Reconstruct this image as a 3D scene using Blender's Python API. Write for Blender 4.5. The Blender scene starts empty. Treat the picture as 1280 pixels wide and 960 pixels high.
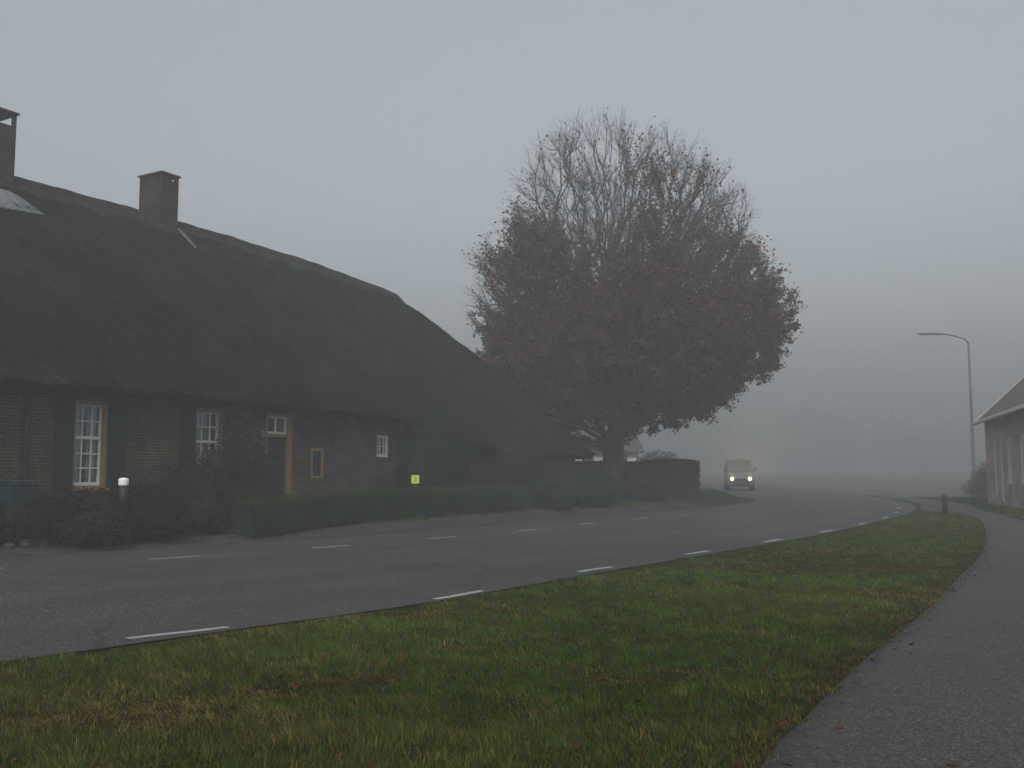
import bpy, math, random
import numpy as np
from mathutils import Vector, noise as mnoise

TESTLOG = False
random.seed(7)
RNG = np.random.default_rng(11)
SC = bpy.context.scene
COL = SC.collection
R = math.radians

# ------------------------------------------------------------------ helpers
class MB:
    """collects geometry; build() links it as one mesh object"""
    def __init__(self):
        self.v = []; self.f = []; self.m = []
    def add(self, vs, fs, mi=0):
        o = len(self.v)
        self.v.extend([tuple(p) for p in vs])
        for f in fs:
            self.f.append(tuple(i + o for i in f)); self.m.append(mi)
    def box(self, x0, x1, y0, y1, z0, z1, mi=0, bev=0.0):
        if bev <= 0:
            vs = [(x0,y0,z0),(x1,y0,z0),(x1,y1,z0),(x0,y1,z0),(x0,y0,z1),(x1,y0,z1),(x1,y1,z1),(x0,y1,z1)]
            self.add(vs, [(0,3,2,1),(4,5,6,7),(0,1,5,4),(1,2,6,5),(2,3,7,6),(3,0,4,7)], mi)
        else:
            b = bev
            lay = []
            for z, i in ((z0, b), (z0+b, 0), (z1-b, 0), (z1, b)):
                c = b - i*0 if i == 0 else b*1.6
                xa, xb, ya, yb = x0+i, x1-i, y0+i, y1-i
                lay.append([(xa+c,ya,z),(xb-c,ya,z),(xb,ya+c,z),(xb,yb-c,z),(xb-c,yb,z),(xa+c,yb,z),(xa,yb-c,z),(xa,ya+c,z)])
            vs = [p for l in lay for p in l]
            fs = []
            for k in range(3):
                for j in range(8):
                    a, c2 = k*8+j, k*8+(j+1) % 8
                    fs.append((a, c2, c2+8, a+8))
            fs.append(tuple(range(7, -1, -1))); fs.append(tuple(range(24, 32)))
            self.add(vs, fs, mi)
    def tube(self, pts, rad, n=8, mi=0, cap=True):
        pts = [Vector(p) for p in pts]
        rads = rad if isinstance(rad, (list, tuple)) else [rad]*len(pts)
        vs = []; fs = []
        ref = None
        for i, p in enumerate(pts):
            d = (pts[min(i+1, len(pts)-1)] - pts[max(i-1, 0)]).normalized()
            if ref is None:
                ref = Vector((1,0,0)) if abs(d.x) < .8 else Vector((0,1,0))
            a = (ref - d*ref.dot(d)).normalized(); b = d.cross(a); ref = a
            for j in range(n):
                t = 2*math.pi*j/n
                vs.append(p + (a*math.cos(t) + b*math.sin(t))*rads[i])
        for i in range(len(pts)-1):
            for j in range(n):
                k = (j+1) % n
                fs.append((i*n+j, i*n+k, (i+1)*n+k, (i+1)*n+j))
        if cap:
            fs.append(tuple(range(n-1, -1, -1))); o = (len(pts)-1)*n
            fs.append(tuple(range(o, o+n)))
        self.add(vs, fs, mi)
    def lathe(self, prof, c=(0,0,0), n=20, mi=0):
        self.tube([(c[0], c[1], c[2]+z + 1e-6*i) for i, (r, z) in enumerate(prof)], [max(r, 1e-4) for r, z in prof], n, mi)
    def build(self, name, mats, parent=None, smooth=False, loc=None):
        me = bpy.data.meshes.new(name)
        me.from_pydata(self.v, [], self.f)
        mats = mats if isinstance(mats, (list, tuple)) else [mats]
        for m in mats: me.materials.append(m)
        if len(mats) > 1: me.polygons.foreach_set('material_index', self.m)
        if smooth: me.polygons.foreach_set('use_smooth', [True]*len(self.f))
        me.update()
        o = bpy.data.objects.new(name, me); COL.objects.link(o)
        if parent: o.parent = parent
        if loc: o.location = loc
        return o

def np_mesh(name, V, F, mats, parent=None, mi=None, col=None, smooth=False):
    """V (n,3), F (m,k) -> mesh object"""
    me = bpy.data.meshes.new(name)
    V = np.asarray(V, np.float32)
    Fs = F if isinstance(F, list) else [F]
    me.vertices.add(len(V)); me.vertices.foreach_set('co', V.ravel())
    loops = np.concatenate([f.ravel() for f in Fs]).astype(np.int32)
    tot = np.concatenate([np.full(len(f), f.shape[1], np.int32) for f in Fs])
    st = np.concatenate([[0], np.cumsum(tot)[:-1]]).astype(np.int32)
    me.loops.add(len(loops)); me.loops.foreach_set('vertex_index', loops)
    me.polygons.add(len(tot)); me.polygons.foreach_set('loop_start', st)
    me.polygons.foreach_set('loop_total', tot)
    mats = mats if isinstance(mats, (list, tuple)) else [mats]
    for m in mats: me.materials.append(m)
    if mi is not None: me.polygons.foreach_set('material_index', np.asarray(mi, np.int32))
    if smooth: me.polygons.foreach_set('use_smooth', np.ones(len(tot), bool))
    if col is not None:
        a = me.color_attributes.new('tint', 'FLOAT_COLOR', 'POINT')
        a.data.foreach_set('color', np.asarray(col, np.float32).ravel())
    me.update(calc_edges=True)
    o = bpy.data.objects.new(name, me); COL.objects.link(o)
    if parent: o.parent = parent
    return o

def empty(name, loc, rz=0.0):
    o = bpy.data.objects.new(name, None); COL.objects.link(o)
    o.empty_display_size = .3
    o.location = loc; o.rotation_euler = (0, 0, rz)
    return o
def tag(o, label=None, cat=None, group=None, kind=None):
    if label: o['label'] = label
    if cat: o['category'] = cat
    if group: o['group'] = group
    if kind: o['kind'] = kind
    return o
def copy_tree(o, parent=None):
    c = o.copy(); COL.objects.link(c)
    if parent: c.parent = parent
    for ch in list(o.children): copy_tree(ch, c)
    return c

def vnoise(P, scale, seed=0):
    """smooth value noise for (n,2|3) arrays, 0..1"""
    P = np.asarray(P, float)*scale
    if P.shape[1] == 2: P = np.column_stack([P, np.zeros(len(P))])
    P = P + np.array([seed*17.3, seed*7.7, seed*3.1])
    I = np.floor(P).astype(np.int64); Fr = P - I; Fr = Fr*Fr*(3-2*Fr)
    def h(i, j, k):
        n = (i*374761393 + j*668265263 + k*2147483647 + seed*974711) & 0xffffffff
        n = ((n ^ (n >> 13))*1274126177) & 0xffffffff
        n = (n ^ (n >> 16)) & 0xffffffff
        return n/4294967295.0
    out = 0
    for a in (0, 1):
        for b in (0, 1):
            for c in (0, 1):
                w = (Fr[:,0] if a else 1-Fr[:,0])*(Fr[:,1] if b else 1-Fr[:,1])*(Fr[:,2] if c else 1-Fr[:,2])
                out = out + w*h(I[:,0]+a, I[:,1]+b, I[:,2]+c)
    return out

# ------------------------------------------------------------------ materials
def new_mat(name):
    m = bpy.data.materials.new(name); m.use_nodes = True
    nt = m.node_tree; b = nt.nodes['Principled BSDF']
    return m, nt, b
def N(nt, t, **kw):
    n = nt.nodes.new(t)
    for k, v in kw.items():
        if k.startswith('i_'): n.inputs[k[2:].replace('_', ' ')].default_value = v
        else: setattr(n, k, v)
    return n
def ramp(nt, stops):
    r = nt.nodes.new('ShaderNodeValToRGB'); e = r.color_ramp.elements
    e[0].position, e[0].color = stops[0][0], (*stops[0][1], 1)
    e[1].position, e[1].color = stops[-1][0], (*stops[-1][1], 1)
    for p, c in stops[1:-1]:
        x = e.new(p); x.color = (*c, 1)
    return r
def coords(nt, scale=(1,1,1)):
    tc = nt.nodes.new('ShaderNodeTexCoord'); mp = nt.nodes.new('ShaderNodeMapping')
    mp.inputs['Scale'].default_value = scale
    nt.links.new(tc.outputs['Object'], mp.inputs['Vector'])
    return mp.outputs['Vector']
def noise_mat(name, stops, scale=5, detail=6, rough=.8, bump=.0, bscale=40, stretch=(1,1,1), spec=.3, metal=0, distort=0, rgh=.6):
    m, nt, b = new_mat(name)
    v = coords(nt, stretch)
    n = N(nt, 'ShaderNodeTexNoise', i_Scale=scale, i_Detail=detail, i_Roughness=rgh, i_Distortion=distort)
    nt.links.new(v, n.inputs['Vector'])
    r = ramp(nt, stops); nt.links.new(n.outputs['Fac'], r.inputs['Fac'])
    nt.links.new(r.outputs['Color'], b.inputs['Base Color'])
    b.inputs['Roughness'].default_value = rough
    b.inputs['Specular IOR Level'].default_value = spec
    b.inputs['Metallic'].default_value = metal
    if bump:
        n2 = N(nt, 'ShaderNodeTexNoise', i_Scale=bscale, i_Detail=4)
        nt.links.new(v, n2.inputs['Vector'])
        bp = N(nt, 'ShaderNodeBump', i_Strength=bump, i_Distance=.02)
        nt.links.new(n2.outputs['Fac'], bp.inputs['Height']); nt.links.new(bp.outputs['Normal'], b.inputs['Normal'])
    return m
def leaf_mat(name, stops, nscale=1.2, rough=.65, trans=.25, spec=.1):
    m, nt, b = new_mat(name)
    g = nt.nodes.new('ShaderNodeNewGeometry')
    n = N(nt, 'ShaderNodeTexNoise', i_Scale=nscale, i_Detail=3)
    nt.links.new(coords(nt), n.inputs['Vector'])
    ad = N(nt, 'ShaderNodeMath', operation='MULTIPLY_ADD')
    nt.links.new(g.outputs['Random Per Island'], ad.inputs[0]); ad.inputs[1].default_value = .6
    mu = N(nt, 'ShaderNodeMath', operation='MULTIPLY_ADD')
    nt.links.new(n.outputs['Fac'], mu.inputs[0]); mu.inputs[1].default_value = 1.0; mu.inputs[2].default_value = -.3
    nt.links.new(mu.outputs[0], ad.inputs[2])
    r = ramp(nt, stops); nt.links.new(ad.outputs[0], r.inputs['Fac'])
    nt.links.new(r.outputs['Color'], b.inputs['Base Color'])
    b.inputs['Roughness'].default_value = rough; b.inputs['Specular IOR Level'].default_value = spec
    if trans:
        t = nt.nodes.new('ShaderNodeBsdfTranslucent'); nt.links.new(r.outputs['Color'], t.inputs['Color'])
        mx = nt.nodes.new('ShaderNodeMixShader'); mx.inputs[0].default_value = trans
        nt.links.new(b.outputs[0], mx.inputs[1]); nt.links.new(t.outputs[0], mx.inputs[2])
        nt.links.new(mx.outputs[0], nt.nodes['Material Output'].inputs['Surface'])
    return m
def asphalt(name, dark, light, speck, spscale, rough, fleck=.62, bands=0.0):
    m, nt, b = new_mat(name)
    v = coords(nt)
    big = N(nt, 'ShaderNodeTexNoise', i_Scale=.35, i_Detail=5, i_Roughness=.65); nt.links.new(v, big.inputs['Vector'])
    r = ramp(nt, [(.3, dark), (.7, light)]); nt.links.new(big.outputs['Fac'], r.inputs['Fac'])
    vo = N(nt, 'ShaderNodeTexVoronoi', i_Scale=spscale); nt.links.new(v, vo.inputs['Vector'])
    rr = ramp(nt, [(0, (.45,)*3), (.55, (.95,)*3), (.86, (1.35,)*3), (1.0, (speck,)*3)])
    sp = nt.nodes.new('ShaderNodeSeparateColor'); nt.links.new(vo.outputs['Color'], sp.inputs[0])
    nt.links.new(sp.outputs[0], rr.inputs['Fac'])
    mx = N(nt, 'ShaderNodeMix', data_type='RGBA', blend_type='MULTIPLY'); mx.inputs['Factor'].default_value = 1
    nt.links.new(r.outputs['Color'], mx.inputs['A']); nt.links.new(rr.outputs['Color'], mx.inputs['B'])
    # rare pale stones
    v2 = N(nt, 'ShaderNodeTexVoronoi', i_Scale=spscale*.32); nt.links.new(v, v2.inputs['Vector'])
    s2 = nt.nodes.new('ShaderNodeSeparateColor'); nt.links.new(v2.outputs['Color'], s2.inputs[0])
    g1 = N(nt, 'ShaderNodeMath', operation='GREATER_THAN'); nt.links.new(s2.outputs[1], g1.inputs[0]); g1.inputs[1].default_value = fleck
    g2 = N(nt, 'ShaderNodeMath', operation='LESS_THAN'); nt.links.new(v2.outputs['Distance'], g2.inputs[0]); g2.inputs[1].default_value = .27
    g3 = N(nt, 'ShaderNodeMath', operation='MULTIPLY'); nt.links.new(g1.outputs[0], g3.inputs[0]); nt.links.new(g2.outputs[0], g3.inputs[1])
    m2 = N(nt, 'ShaderNodeMix', data_type='RGBA'); nt.links.new(g3.outputs[0], m2.inputs['Factor'])
    nt.links.new(mx.outputs['Result'], m2.inputs['A']); m2.inputs['B'].default_value = (.1, .1, .095, 1)
    nt.links.new(m2.outputs['Result'], b.inputs['Base Color'])
    fin = m2.outputs['Result']
    # mottling, old cracks and the paler wheel tracks ('wear' runs along the carriageway)
    n3 = N(nt, 'ShaderNodeTexNoise', i_Scale=9, i_Detail=8, i_Roughness=.8); nt.links.new(v, n3.inputs['Vector'])
    r3 = ramp(nt, [(.3, (.72,)*3), (.5, (1,)*3), (.7, (1.3,)*3)]); nt.links.new(n3.outputs['Fac'], r3.inputs['Fac'])
    x3 = N(nt, 'ShaderNodeMix', data_type='RGBA', blend_type='MULTIPLY'); x3.inputs['Factor'].default_value = 1
    nt.links.new(fin, x3.inputs['A']); nt.links.new(r3.outputs['Color'], x3.inputs['B']); fin = x3.outputs['Result']
    at = nt.nodes.new('ShaderNodeAttribute'); at.attribute_name = 'tint'
    x4 = N(nt, 'ShaderNodeMix', data_type='RGBA', blend_type='MULTIPLY'); x4.inputs['Factor'].default_value = 1
    nt.links.new(fin, x4.inputs['A']); nt.links.new(at.outputs['Color'], x4.inputs['B']); fin = x4.outputs['Result']
    if bands:
        wv = N(nt, 'ShaderNodeTexNoise', i_Scale=.8, i_Detail=4); nt.links.new(v, wv.inputs['Vector'])
        vm = N(nt, 'ShaderNodeMix', data_type='VECTOR'); vm.inputs['Factor'].default_value = .45
        nt.links.new(v, vm.inputs['A']); nt.links.new(wv.outputs['Color'], vm.inputs['B'])
        cr = N(nt, 'ShaderNodeTexVoronoi', i_Scale=.33, feature='DISTANCE_TO_EDGE'); nt.links.new(vm.outputs['Result'], cr.inputs['Vector'])
        rc = ramp(nt, [(0, (.45,)*3), (.006, (1,)*3)]); nt.links.new(cr.outputs['Distance'], rc.inputs['Fac'])
        x5 = N(nt, 'ShaderNodeMix', data_type='RGBA', blend_type='MULTIPLY'); x5.inputs['Factor'].default_value = bands
        nt.links.new(fin, x5.inputs['A']); nt.links.new(rc.outputs['Color'], x5.inputs['B']); fin = x5.outputs['Result']
    nt.links.new(fin, b.inputs['Base Color'])
    b.inputs['Roughness'].default_value = rough; b.inputs['Specular IOR Level'].default_value = .2
    bp = N(nt, 'ShaderNodeBump', i_Strength=.5, i_Distance=.006)
    nt.links.new(vo.outputs['Distance'], bp.inputs['Height']); nt.links.new(bp.outputs['Normal'], b.inputs['Normal'])
    return m
def brick_mat(name, c1, c2, mortar, bw=.22, bh=.072):
    m, nt, b = new_mat(name)
    tc = nt.nodes.new('ShaderNodeTexCoord'); sx = nt.nodes.new('ShaderNodeSeparateXYZ')
    nt.links.new(tc.outputs['Object'], sx.inputs[0])
    ad = N(nt, 'ShaderNodeMath', operation='ADD'); nt.links.new(sx.outputs[0], ad.inputs[0]); nt.links.new(sx.outputs[1], ad.inputs[1])
    cb = nt.nodes.new('ShaderNodeCombineXYZ'); nt.links.new(ad.outputs[0], cb.inputs[0]); nt.links.new(sx.outputs[2], cb.inputs[1])
    br = N(nt, 'ShaderNodeTexBrick', i_Scale=1.0)
    br.inputs['Brick Width'].default_value = bw; br.inputs['Row Height'].default_value = bh
    br.inputs['Mortar Size'].default_value = .011; br.inputs['Mortar Smooth'].default_value = .3; br.inputs['Bias'].default_value = -.1
    br.inputs['Color1'].default_value = (*c1, 1); br.inputs['Color2'].default_value = (*c2, 1); br.inputs['Mortar'].default_value = (*mortar, 1)
    nt.links.new(cb.outputs[0], br.inputs['Vector'])
    n = N(nt, 'ShaderNodeTexNoise', i_Scale=1.3, i_Detail=7, i_Roughness=.7); nt.links.new(tc.outputs['Object'], n.inputs['Vector'])
    r = ramp(nt, [(.3, (.45, .45, .45)), (.5, (.95, .93, .88)), (.68, (1.5, 1.4, 1.25))]); nt.links.new(n.outputs['Fac'], r.inputs['Fac'])
    mx = N(nt, 'ShaderNodeMix', data_type='RGBA', blend_type='MULTIPLY'); mx.inputs['Factor'].default_value = 1
    nt.links.new(br.outputs['Color'], mx.inputs['A']); nt.links.new(r.outputs['Color'], mx.inputs['B'])
    nt.links.new(mx.outputs['Result'], b.inputs['Base Color'])
    b.inputs['Roughness'].default_value = .85
    bp = N(nt, 'ShaderNodeBump', i_Strength=.6, i_Distance=.01, invert=True)
    nt.links.new(br.outputs['Fac'], bp.inputs['Height']); nt.links.new(bp.outputs['Normal'], b.inputs['Normal'])
    return m
def flat_mat(name, c, rough=.5, spec=.4, metal=0, var=.25, scale=6):
    lo = tuple(x*(1-var) for x in c); hi = tuple(min(1, x*(1+var)) for x in c)
    return noise_mat(name, [(.3, lo), (.7, hi)], scale=scale, rough=rough, spec=spec, metal=metal)

M = {}
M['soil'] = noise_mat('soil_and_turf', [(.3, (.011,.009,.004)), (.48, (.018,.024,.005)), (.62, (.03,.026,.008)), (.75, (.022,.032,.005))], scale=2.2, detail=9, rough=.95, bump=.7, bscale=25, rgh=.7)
M['far_ground'] = noise_mat('fog_lightened_ground', [(.35, (.07,.07,.055)), (.65, (.115,.112,.092))], scale=.5, detail=6, rough=.95, spec=0)  # distant ground coloured lighter so it merges with the fog
M['road'] = asphalt('road_asphalt', (.034,.033,.032), (.05,.049,.047), 2.4, 70, .72, .9, bands=.7)
M['path'] = asphalt('path_asphalt', (.037,.036,.034), (.048,.047,.044), 1.9, 85, .75, .86)
M['shoulder'] = noise_mat('gritty_shoulder', [(.3, (.024,.023,.02)), (.5, (.046,.044,.039)), (.7, (.07,.067,.06))], scale=3.5, detail=9, rough=.95, bump=.6, bscale=60, rgh=.72)
M['paint'] = noise_mat('worn_road_paint', [(.33, (.1,.1,.1)), (.45, (.24,.25,.25)), (.7, (.33,.34,.34))], scale=14, detail=8, rough=.7, rgh=.75)
M['thatch'] = noise_mat('mossy_thatch', [(.25, (.005,.005,.004)), (.42, (.013,.013,.009)), (.58, (.013,.0135,.009)), (.7, (.026,.023,.018)), (.85, (.04,.037,.03))], scale=2.6, detail=10, rough=.95, bump=1.0, bscale=22, stretch=(1.6,.7,.7), spec=.1, rgh=.72)
def streaks(m, scale, lo, hi):
    nt = m.node_tree; b = nt.nodes['Principled BSDF']; src = b.inputs['Base Color'].links[0].from_socket
    n = N(nt, 'ShaderNodeTexNoise', i_Scale=1, i_Detail=6, i_Roughness=.75); nt.links.new(coords(nt, scale), n.inputs['Vector'])
    r = ramp(nt, [(.32, (lo,)*3), (.68, (hi,)*3)]); nt.links.new(n.outputs['Fac'], r.inputs['Fac'])
    x = N(nt, 'ShaderNodeMix', data_type='RGBA', blend_type='MULTIPLY'); x.inputs['Factor'].default_value = 1
    nt.links.new(src, x.inputs['A']); nt.links.new(r.outputs['Color'], x.inputs['B']); nt.links.new(x.outputs['Result'], b.inputs['Base Color'])
streaks(M['thatch'], (13, 1.1, 1.1), .5, 1.7)
streaks(M['thatch'], (.45, .3, .3), .6, 1.5)
M['thatch_cut'] = noise_mat('cut_reed_ends', [(.3, (.014,.013,.01)), (.7, (.04,.037,.029))], scale=18, detail=6, rough=.95, bump=1, bscale=60, spec=.1)
M['thatch_pale'] = noise_mat('pale_cut_reed', [(.3, (.045,.043,.034)), (.7, (.1,.096,.078))], scale=9, detail=6, rough=.95, bump=1, bscale=50, spec=0)
M['thatch_old'] = noise_mat('weathered_ridge_thatch', [(.3, (.018,.017,.015)), (.7, (.042,.04,.037))], scale=6, detail=8, rough=.95, bump=1, bscale=40, spec=.1)
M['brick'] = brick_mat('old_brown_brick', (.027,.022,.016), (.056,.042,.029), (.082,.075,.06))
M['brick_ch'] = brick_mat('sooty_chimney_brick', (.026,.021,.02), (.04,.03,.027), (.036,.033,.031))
M['brick_far'] = brick_mat('haze_paled_red_brick', (.27,.19,.175), (.34,.245,.225), (.32,.29,.28))  # brick colour raised to add haze on the distant wall
M['cap'] = flat_mat('chimney_cap_concrete', (.045,.045,.045), .9)
M['lead'] = noise_mat('weathered_lead', [(.3, (.07,.075,.08)), (.7, (.17,.18,.2))], scale=2.5, detail=7, rough=.6, stretch=(2.5,.5,.5))
M['lead_dull'] = flat_mat('dull_lead', (.1,.1,.095), .6, .4)
M['white'] = flat_mat('white_window_paint', (.48,.5,.47), .45, .4, var=.08)
M['ochre'] = flat_mat('ochre_frame_paint', (.155,.105,.043), .55, .4)
M['terra'] = flat_mat('terracotta_sill', (.26,.11,.06), .8)
M['navy'] = flat_mat('blue_black_shutter_paint', (.01,.012,.016), .7, .15)
M['door'] = flat_mat('dark_door_paint', (.016,.018,.024), .7, .15)
M['tar'] = noise_mat('tarred_boards', [(.35, (.012,.013,.014)), (.7, (.03,.031,.032))], scale=9, detail=6, rough=.8, stretch=(1,1,.08), bump=.3, bscale=30)
M['wood'] = noise_mat('weathered_timber', [(.3, (.07,.05,.035)), (.7, (.14,.1,.07))], scale=8, stretch=(1,1,.1), rough=.85)
M['curtain'] = noise_mat('lace_curtain', [(.35, (.36,.41,.42)), (.65, (.75,.8,.8))], scale=14, stretch=(1.6,1,.08), rough=.9, spec=.1)
M['teal'] = flat_mat('teal_bin_plastic', (.008,.026,.03), .5)
M['tyre'] = flat_mat('black_rubber', (.02,.02,.02), .8)
M['metal'] = flat_mat('dull_galvanised_steel', (.07,.073,.076), .6, .4)
M['post'] = flat_mat('brown_post_paint', (.022,.012,.012), .6)
M['postcap'] = flat_mat('white_post_cap', (.72,.72,.74), .4, var=.06)
M['bollard'] = flat_mat('dark_bollard_wood', (.018,.017,.016), .8)
M['yellow'] = flat_mat('fluorescent_yellow_plate', (.4,.54,.03), .5, var=.05)
M['ink'] = flat_mat('dark_green_numeral', (.04,.11,.01), .6)
M['plaster'] = flat_mat('pale_render', (.62,.62,.66), .9, var=.1, scale=1)
M['tiles'] = noise_mat('dark_roof_tiles', [(.35, (.06,.05,.055)), (.65, (.1,.085,.09))], scale=4, rough=.7, stretch=(.6,.6,6))
M['tiles_pale'] = noise_mat('purple_grey_roof_tiles', [(.35, (.065,.058,.062)), (.65, (.1,.09,.095))], scale=4, rough=.9, spec=.1, stretch=(.6,.6,6))
M['fascia'] = flat_mat('pink_white_fascia', (.5,.42,.42), .6)
M['stone'] = flat_mat('pale_stone', (.06,.062,.06), .9)
M['vanpaint'] = flat_mat('fog_toned_van_paint', (.085,.085,.085), .5, .25, var=.05)  # body colour toned towards the fog so the van fades
M['vanglass'] = flat_mat('dark_windscreen', (.05,.053,.056), .5, .15, var=.05)
M['reflector'] = flat_mat('amber_lens', (.5,.14,.05), .3)
M['bark'] = noise_mat('beech_bark', [(.3, (.022,.021,.019)), (.7, (.05,.047,.043))], scale=5, rough=.9, bump=.4, bscale=20)
M['twig'] = noise_mat('haze_lightened_twigs', [(.3, (.05,.044,.041)), (.7, (.1,.088,.082))], scale=3, rough=.9)  # lighter than the bark, haze painted into the twig colour
M['copper'] = leaf_mat('russet_beech_leaf', [(.1, (.036,.018,.012)), (.45, (.066,.033,.021)), (.7, (.095,.05,.03)), (.95, (.13,.072,.04))], nscale=.6)
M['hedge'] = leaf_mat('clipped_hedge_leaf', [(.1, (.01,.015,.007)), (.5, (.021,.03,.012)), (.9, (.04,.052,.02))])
M['hedge_lit'] = leaf_mat('hedge_highlight_leaf', [(.1, (.02,.028,.01)), (.9, (.055,.068,.02))])  # lighter leaves painted as highlights, mostly along the hedge top
M['shrub'] = leaf_mat('dark_shrub_leaf', [(.1, (.01,.012,.008)), (.5, (.02,.024,.014)), (.9, (.04,.042,.022))])
M['redshrub'] = leaf_mat('purple_brown_shrub_leaf', [(.1, (.008,.007,.006)), (.5, (.018,.013,.012)), (.9, (.036,.024,.018))])
M['ever'] = leaf_mat('evergreen_leaf', [(.1, (.006,.012,.008)), (.5, (.014,.026,.016)), (.9, (.026,.044,.024))])
M['rosehip'] = leaf_mat('climbing_rose_leaf', [(.1, (.012,.016,.008)), (.6, (.03,.028,.016)), (.95, (.085,.05,.022))])
M['russet_hedge'] = leaf_mat('russet_hedge_leaf', [(.1, (.036,.025,.02)), (.5, (.066,.042,.033)), (.9, (.1,.066,.05))])
M['fartree'] = leaf_mat('haze_paled_tree_leaf', [(.1, (.14,.15,.13)), (.9, (.22,.23,.2))])  # distance haze put into the leaf colour
M['hazyleaf'] = leaf_mat('haze_lightened_shrub_leaf', [(.1, (.06,.065,.05)), (.9, (.11,.115,.09))])  # leaves lightened to make these shrubs look hazier
M['reed'] = leaf_mat('weathered_reed', [(.1, (.006,.006,.004)), (.45, (.014,.0135,.01)), (.7, (.022,.024,.013)), (.95, (.05,.044,.033))], nscale=.8, trans=0, rough=.9, spec=0)
M['litter'] = leaf_mat('fallen_leaf', [(.1, (.03,.009,.005)), (.5, (.055,.016,.008)), (.9, (.075,.038,.014))], trans=0, rough=.8, spec=.1)

def grass_mat():
    m, nt, b = new_mat('grass_blade')
    a = nt.nodes.new('ShaderNodeAttribute'); a.attribute_name = 'tint'
    nt.links.new(a.outputs['Color'], b.inputs['Base Color'])
    b.inputs['Roughness'].default_value = .9; b.inputs['Specular IOR Level'].default_value = 0; b.inputs['IOR'].default_value = 1.0
    t = nt.nodes.new('ShaderNodeBsdfTranslucent'); nt.links.new(a.outputs['Color'], t.inputs['Color'])
    mx = nt.nodes.new('ShaderNodeMixShader'); mx.inputs[0].default_value = .3
    nt.links.new(b.outputs[0], mx.inputs[1]); nt.links.new(t.outputs[0], mx.inputs[2])
    nt.links.new(mx.outputs[0], nt.nodes['Material Output'].inputs['Surface'])
    return m
M['grass'] = grass_mat()
def glass_mat():
    m, nt, b = new_mat('window_glass')
    g = nt.nodes.new('ShaderNodeBsdfGlossy'); g.inputs['Roughness'].default_value = .03; g.inputs['Color'].default_value = (.9,.95,1,1)
    t = nt.nodes.new('ShaderNodeBsdfTransparent'); t.inputs['Color'].default_value = (.85,.9,.9,1)
    fr = nt.nodes.new('ShaderNodeFresnel'); fr.inputs[0].default_value = 1.5
    mx = nt.nodes.new('ShaderNodeMixShader'); nt.links.new(fr.outputs[0], mx.inputs[0])
    nt.links.new(t.outputs[0], mx.inputs[1]); nt.links.new(g.outputs[0], mx.inputs[2])
    nt.links.new(mx.outputs[0], nt.nodes['Material Output'].inputs['Surface'])
    return m
M['glass'] = glass_mat()
for k in ('soil', 'thatch', 'thatch_cut', 'thatch_old', 'shoulder', 'brick', 'brick_ch', 'stone', 'curtain'):   # matt, dead surfaces
    b_ = M[k].node_tree.nodes['Principled BSDF']; b_.inputs['Specular IOR Level'].default_value = 0; b_.inputs['IOR'].default_value = 1.0
def emit_mat(name, c, s):
    m, nt, b = new_mat(name)
    b.inputs['Base Color'].default_value = (.8,.8,.8,1)
    b.inputs['Emission Color'].default_value = (*c, 1); b.inputs['Emission Strength'].default_value = s
    return m
M['beam'] = emit_mat('lit_headlight', (1,.74,.4), 7)

# ------------------------------------------------------------------ lie of the land
LEFT_EDGE = [(-40,-9),(-25,5),(-14.5,14.4),(-9.3,18.9),(-7.1,20.76),(-3.17,24.92),(.24,30.3),(1.55,32.3),(4.2,36),(6.8,39.4),(9.2,42.8),(11.3,47),(12.6,53),(13.2,60),(13.2,70),(12.2,86),(9,112),(2,150),(-12,200)]
RIGHT_EDGE = [(-26,-14),(-16,-4),(-9,3),(-5.9,6.2),(-4.3,8.05),(-3.5,9.0),(-2.72,9.98),(-1.05,12.0),(1.15,15.4),(3.1,18.2),(5.0,20.96),(8.1,25.5),(11.2,30.6),(14.3,36.0),(17.2,42.8),(19.1,50),(20.1,58),(20.4,70),(19.5,87),(16.5,113),(9.6,152),(-4,203)]
VERGE_R = [(-.6,-6),(-.1,0),(.5,3),(1.29,5.32),(1.76,6.25),(2.81,8.21),(4.43,10.99),(6.79,15.28),(9.24,19.77),(12.17,25.83),(14.4,30.8),(15.6,34.2),(15.9,36.3),(15.4,37.6)]
PATH_R = [(2.2,-6),(3.0,0),(3.9,4),(5.6,8),(7.4,11.5),(9.6,15.6),(12.0,20),(14.2,25.5),(16.0,31.5),(17.6,36.9),(19.2,42),(20.4,47),(21,52)]

def catmull(pts, step=.35):
    P = np.array(pts, float); out = []
    for i in range(len(P)-1):
        p0 = P[max(i-1,0)]; p1 = P[i]; p2 = P[i+1]; p3 = P[min(i+2,len(P)-1)]
        n = max(2, int(np.linalg.norm(p2-p1)/step))
        for t in np.arange(n)/n:
            out.append(.5*((2*p1)+(-p0+p2)*t+(2*p0-5*p1+4*p2-p3)*t*t+(-p0+3*p1-3*p2+p3)*t**3))
    out.append(P[-1]); return np.array(out)
LE = catmull(LEFT_EDGE); RE = catmull(RIGHT_EDGE); VR = catmull(VERGE_R); PR = catmull(PATH_R)

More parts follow.
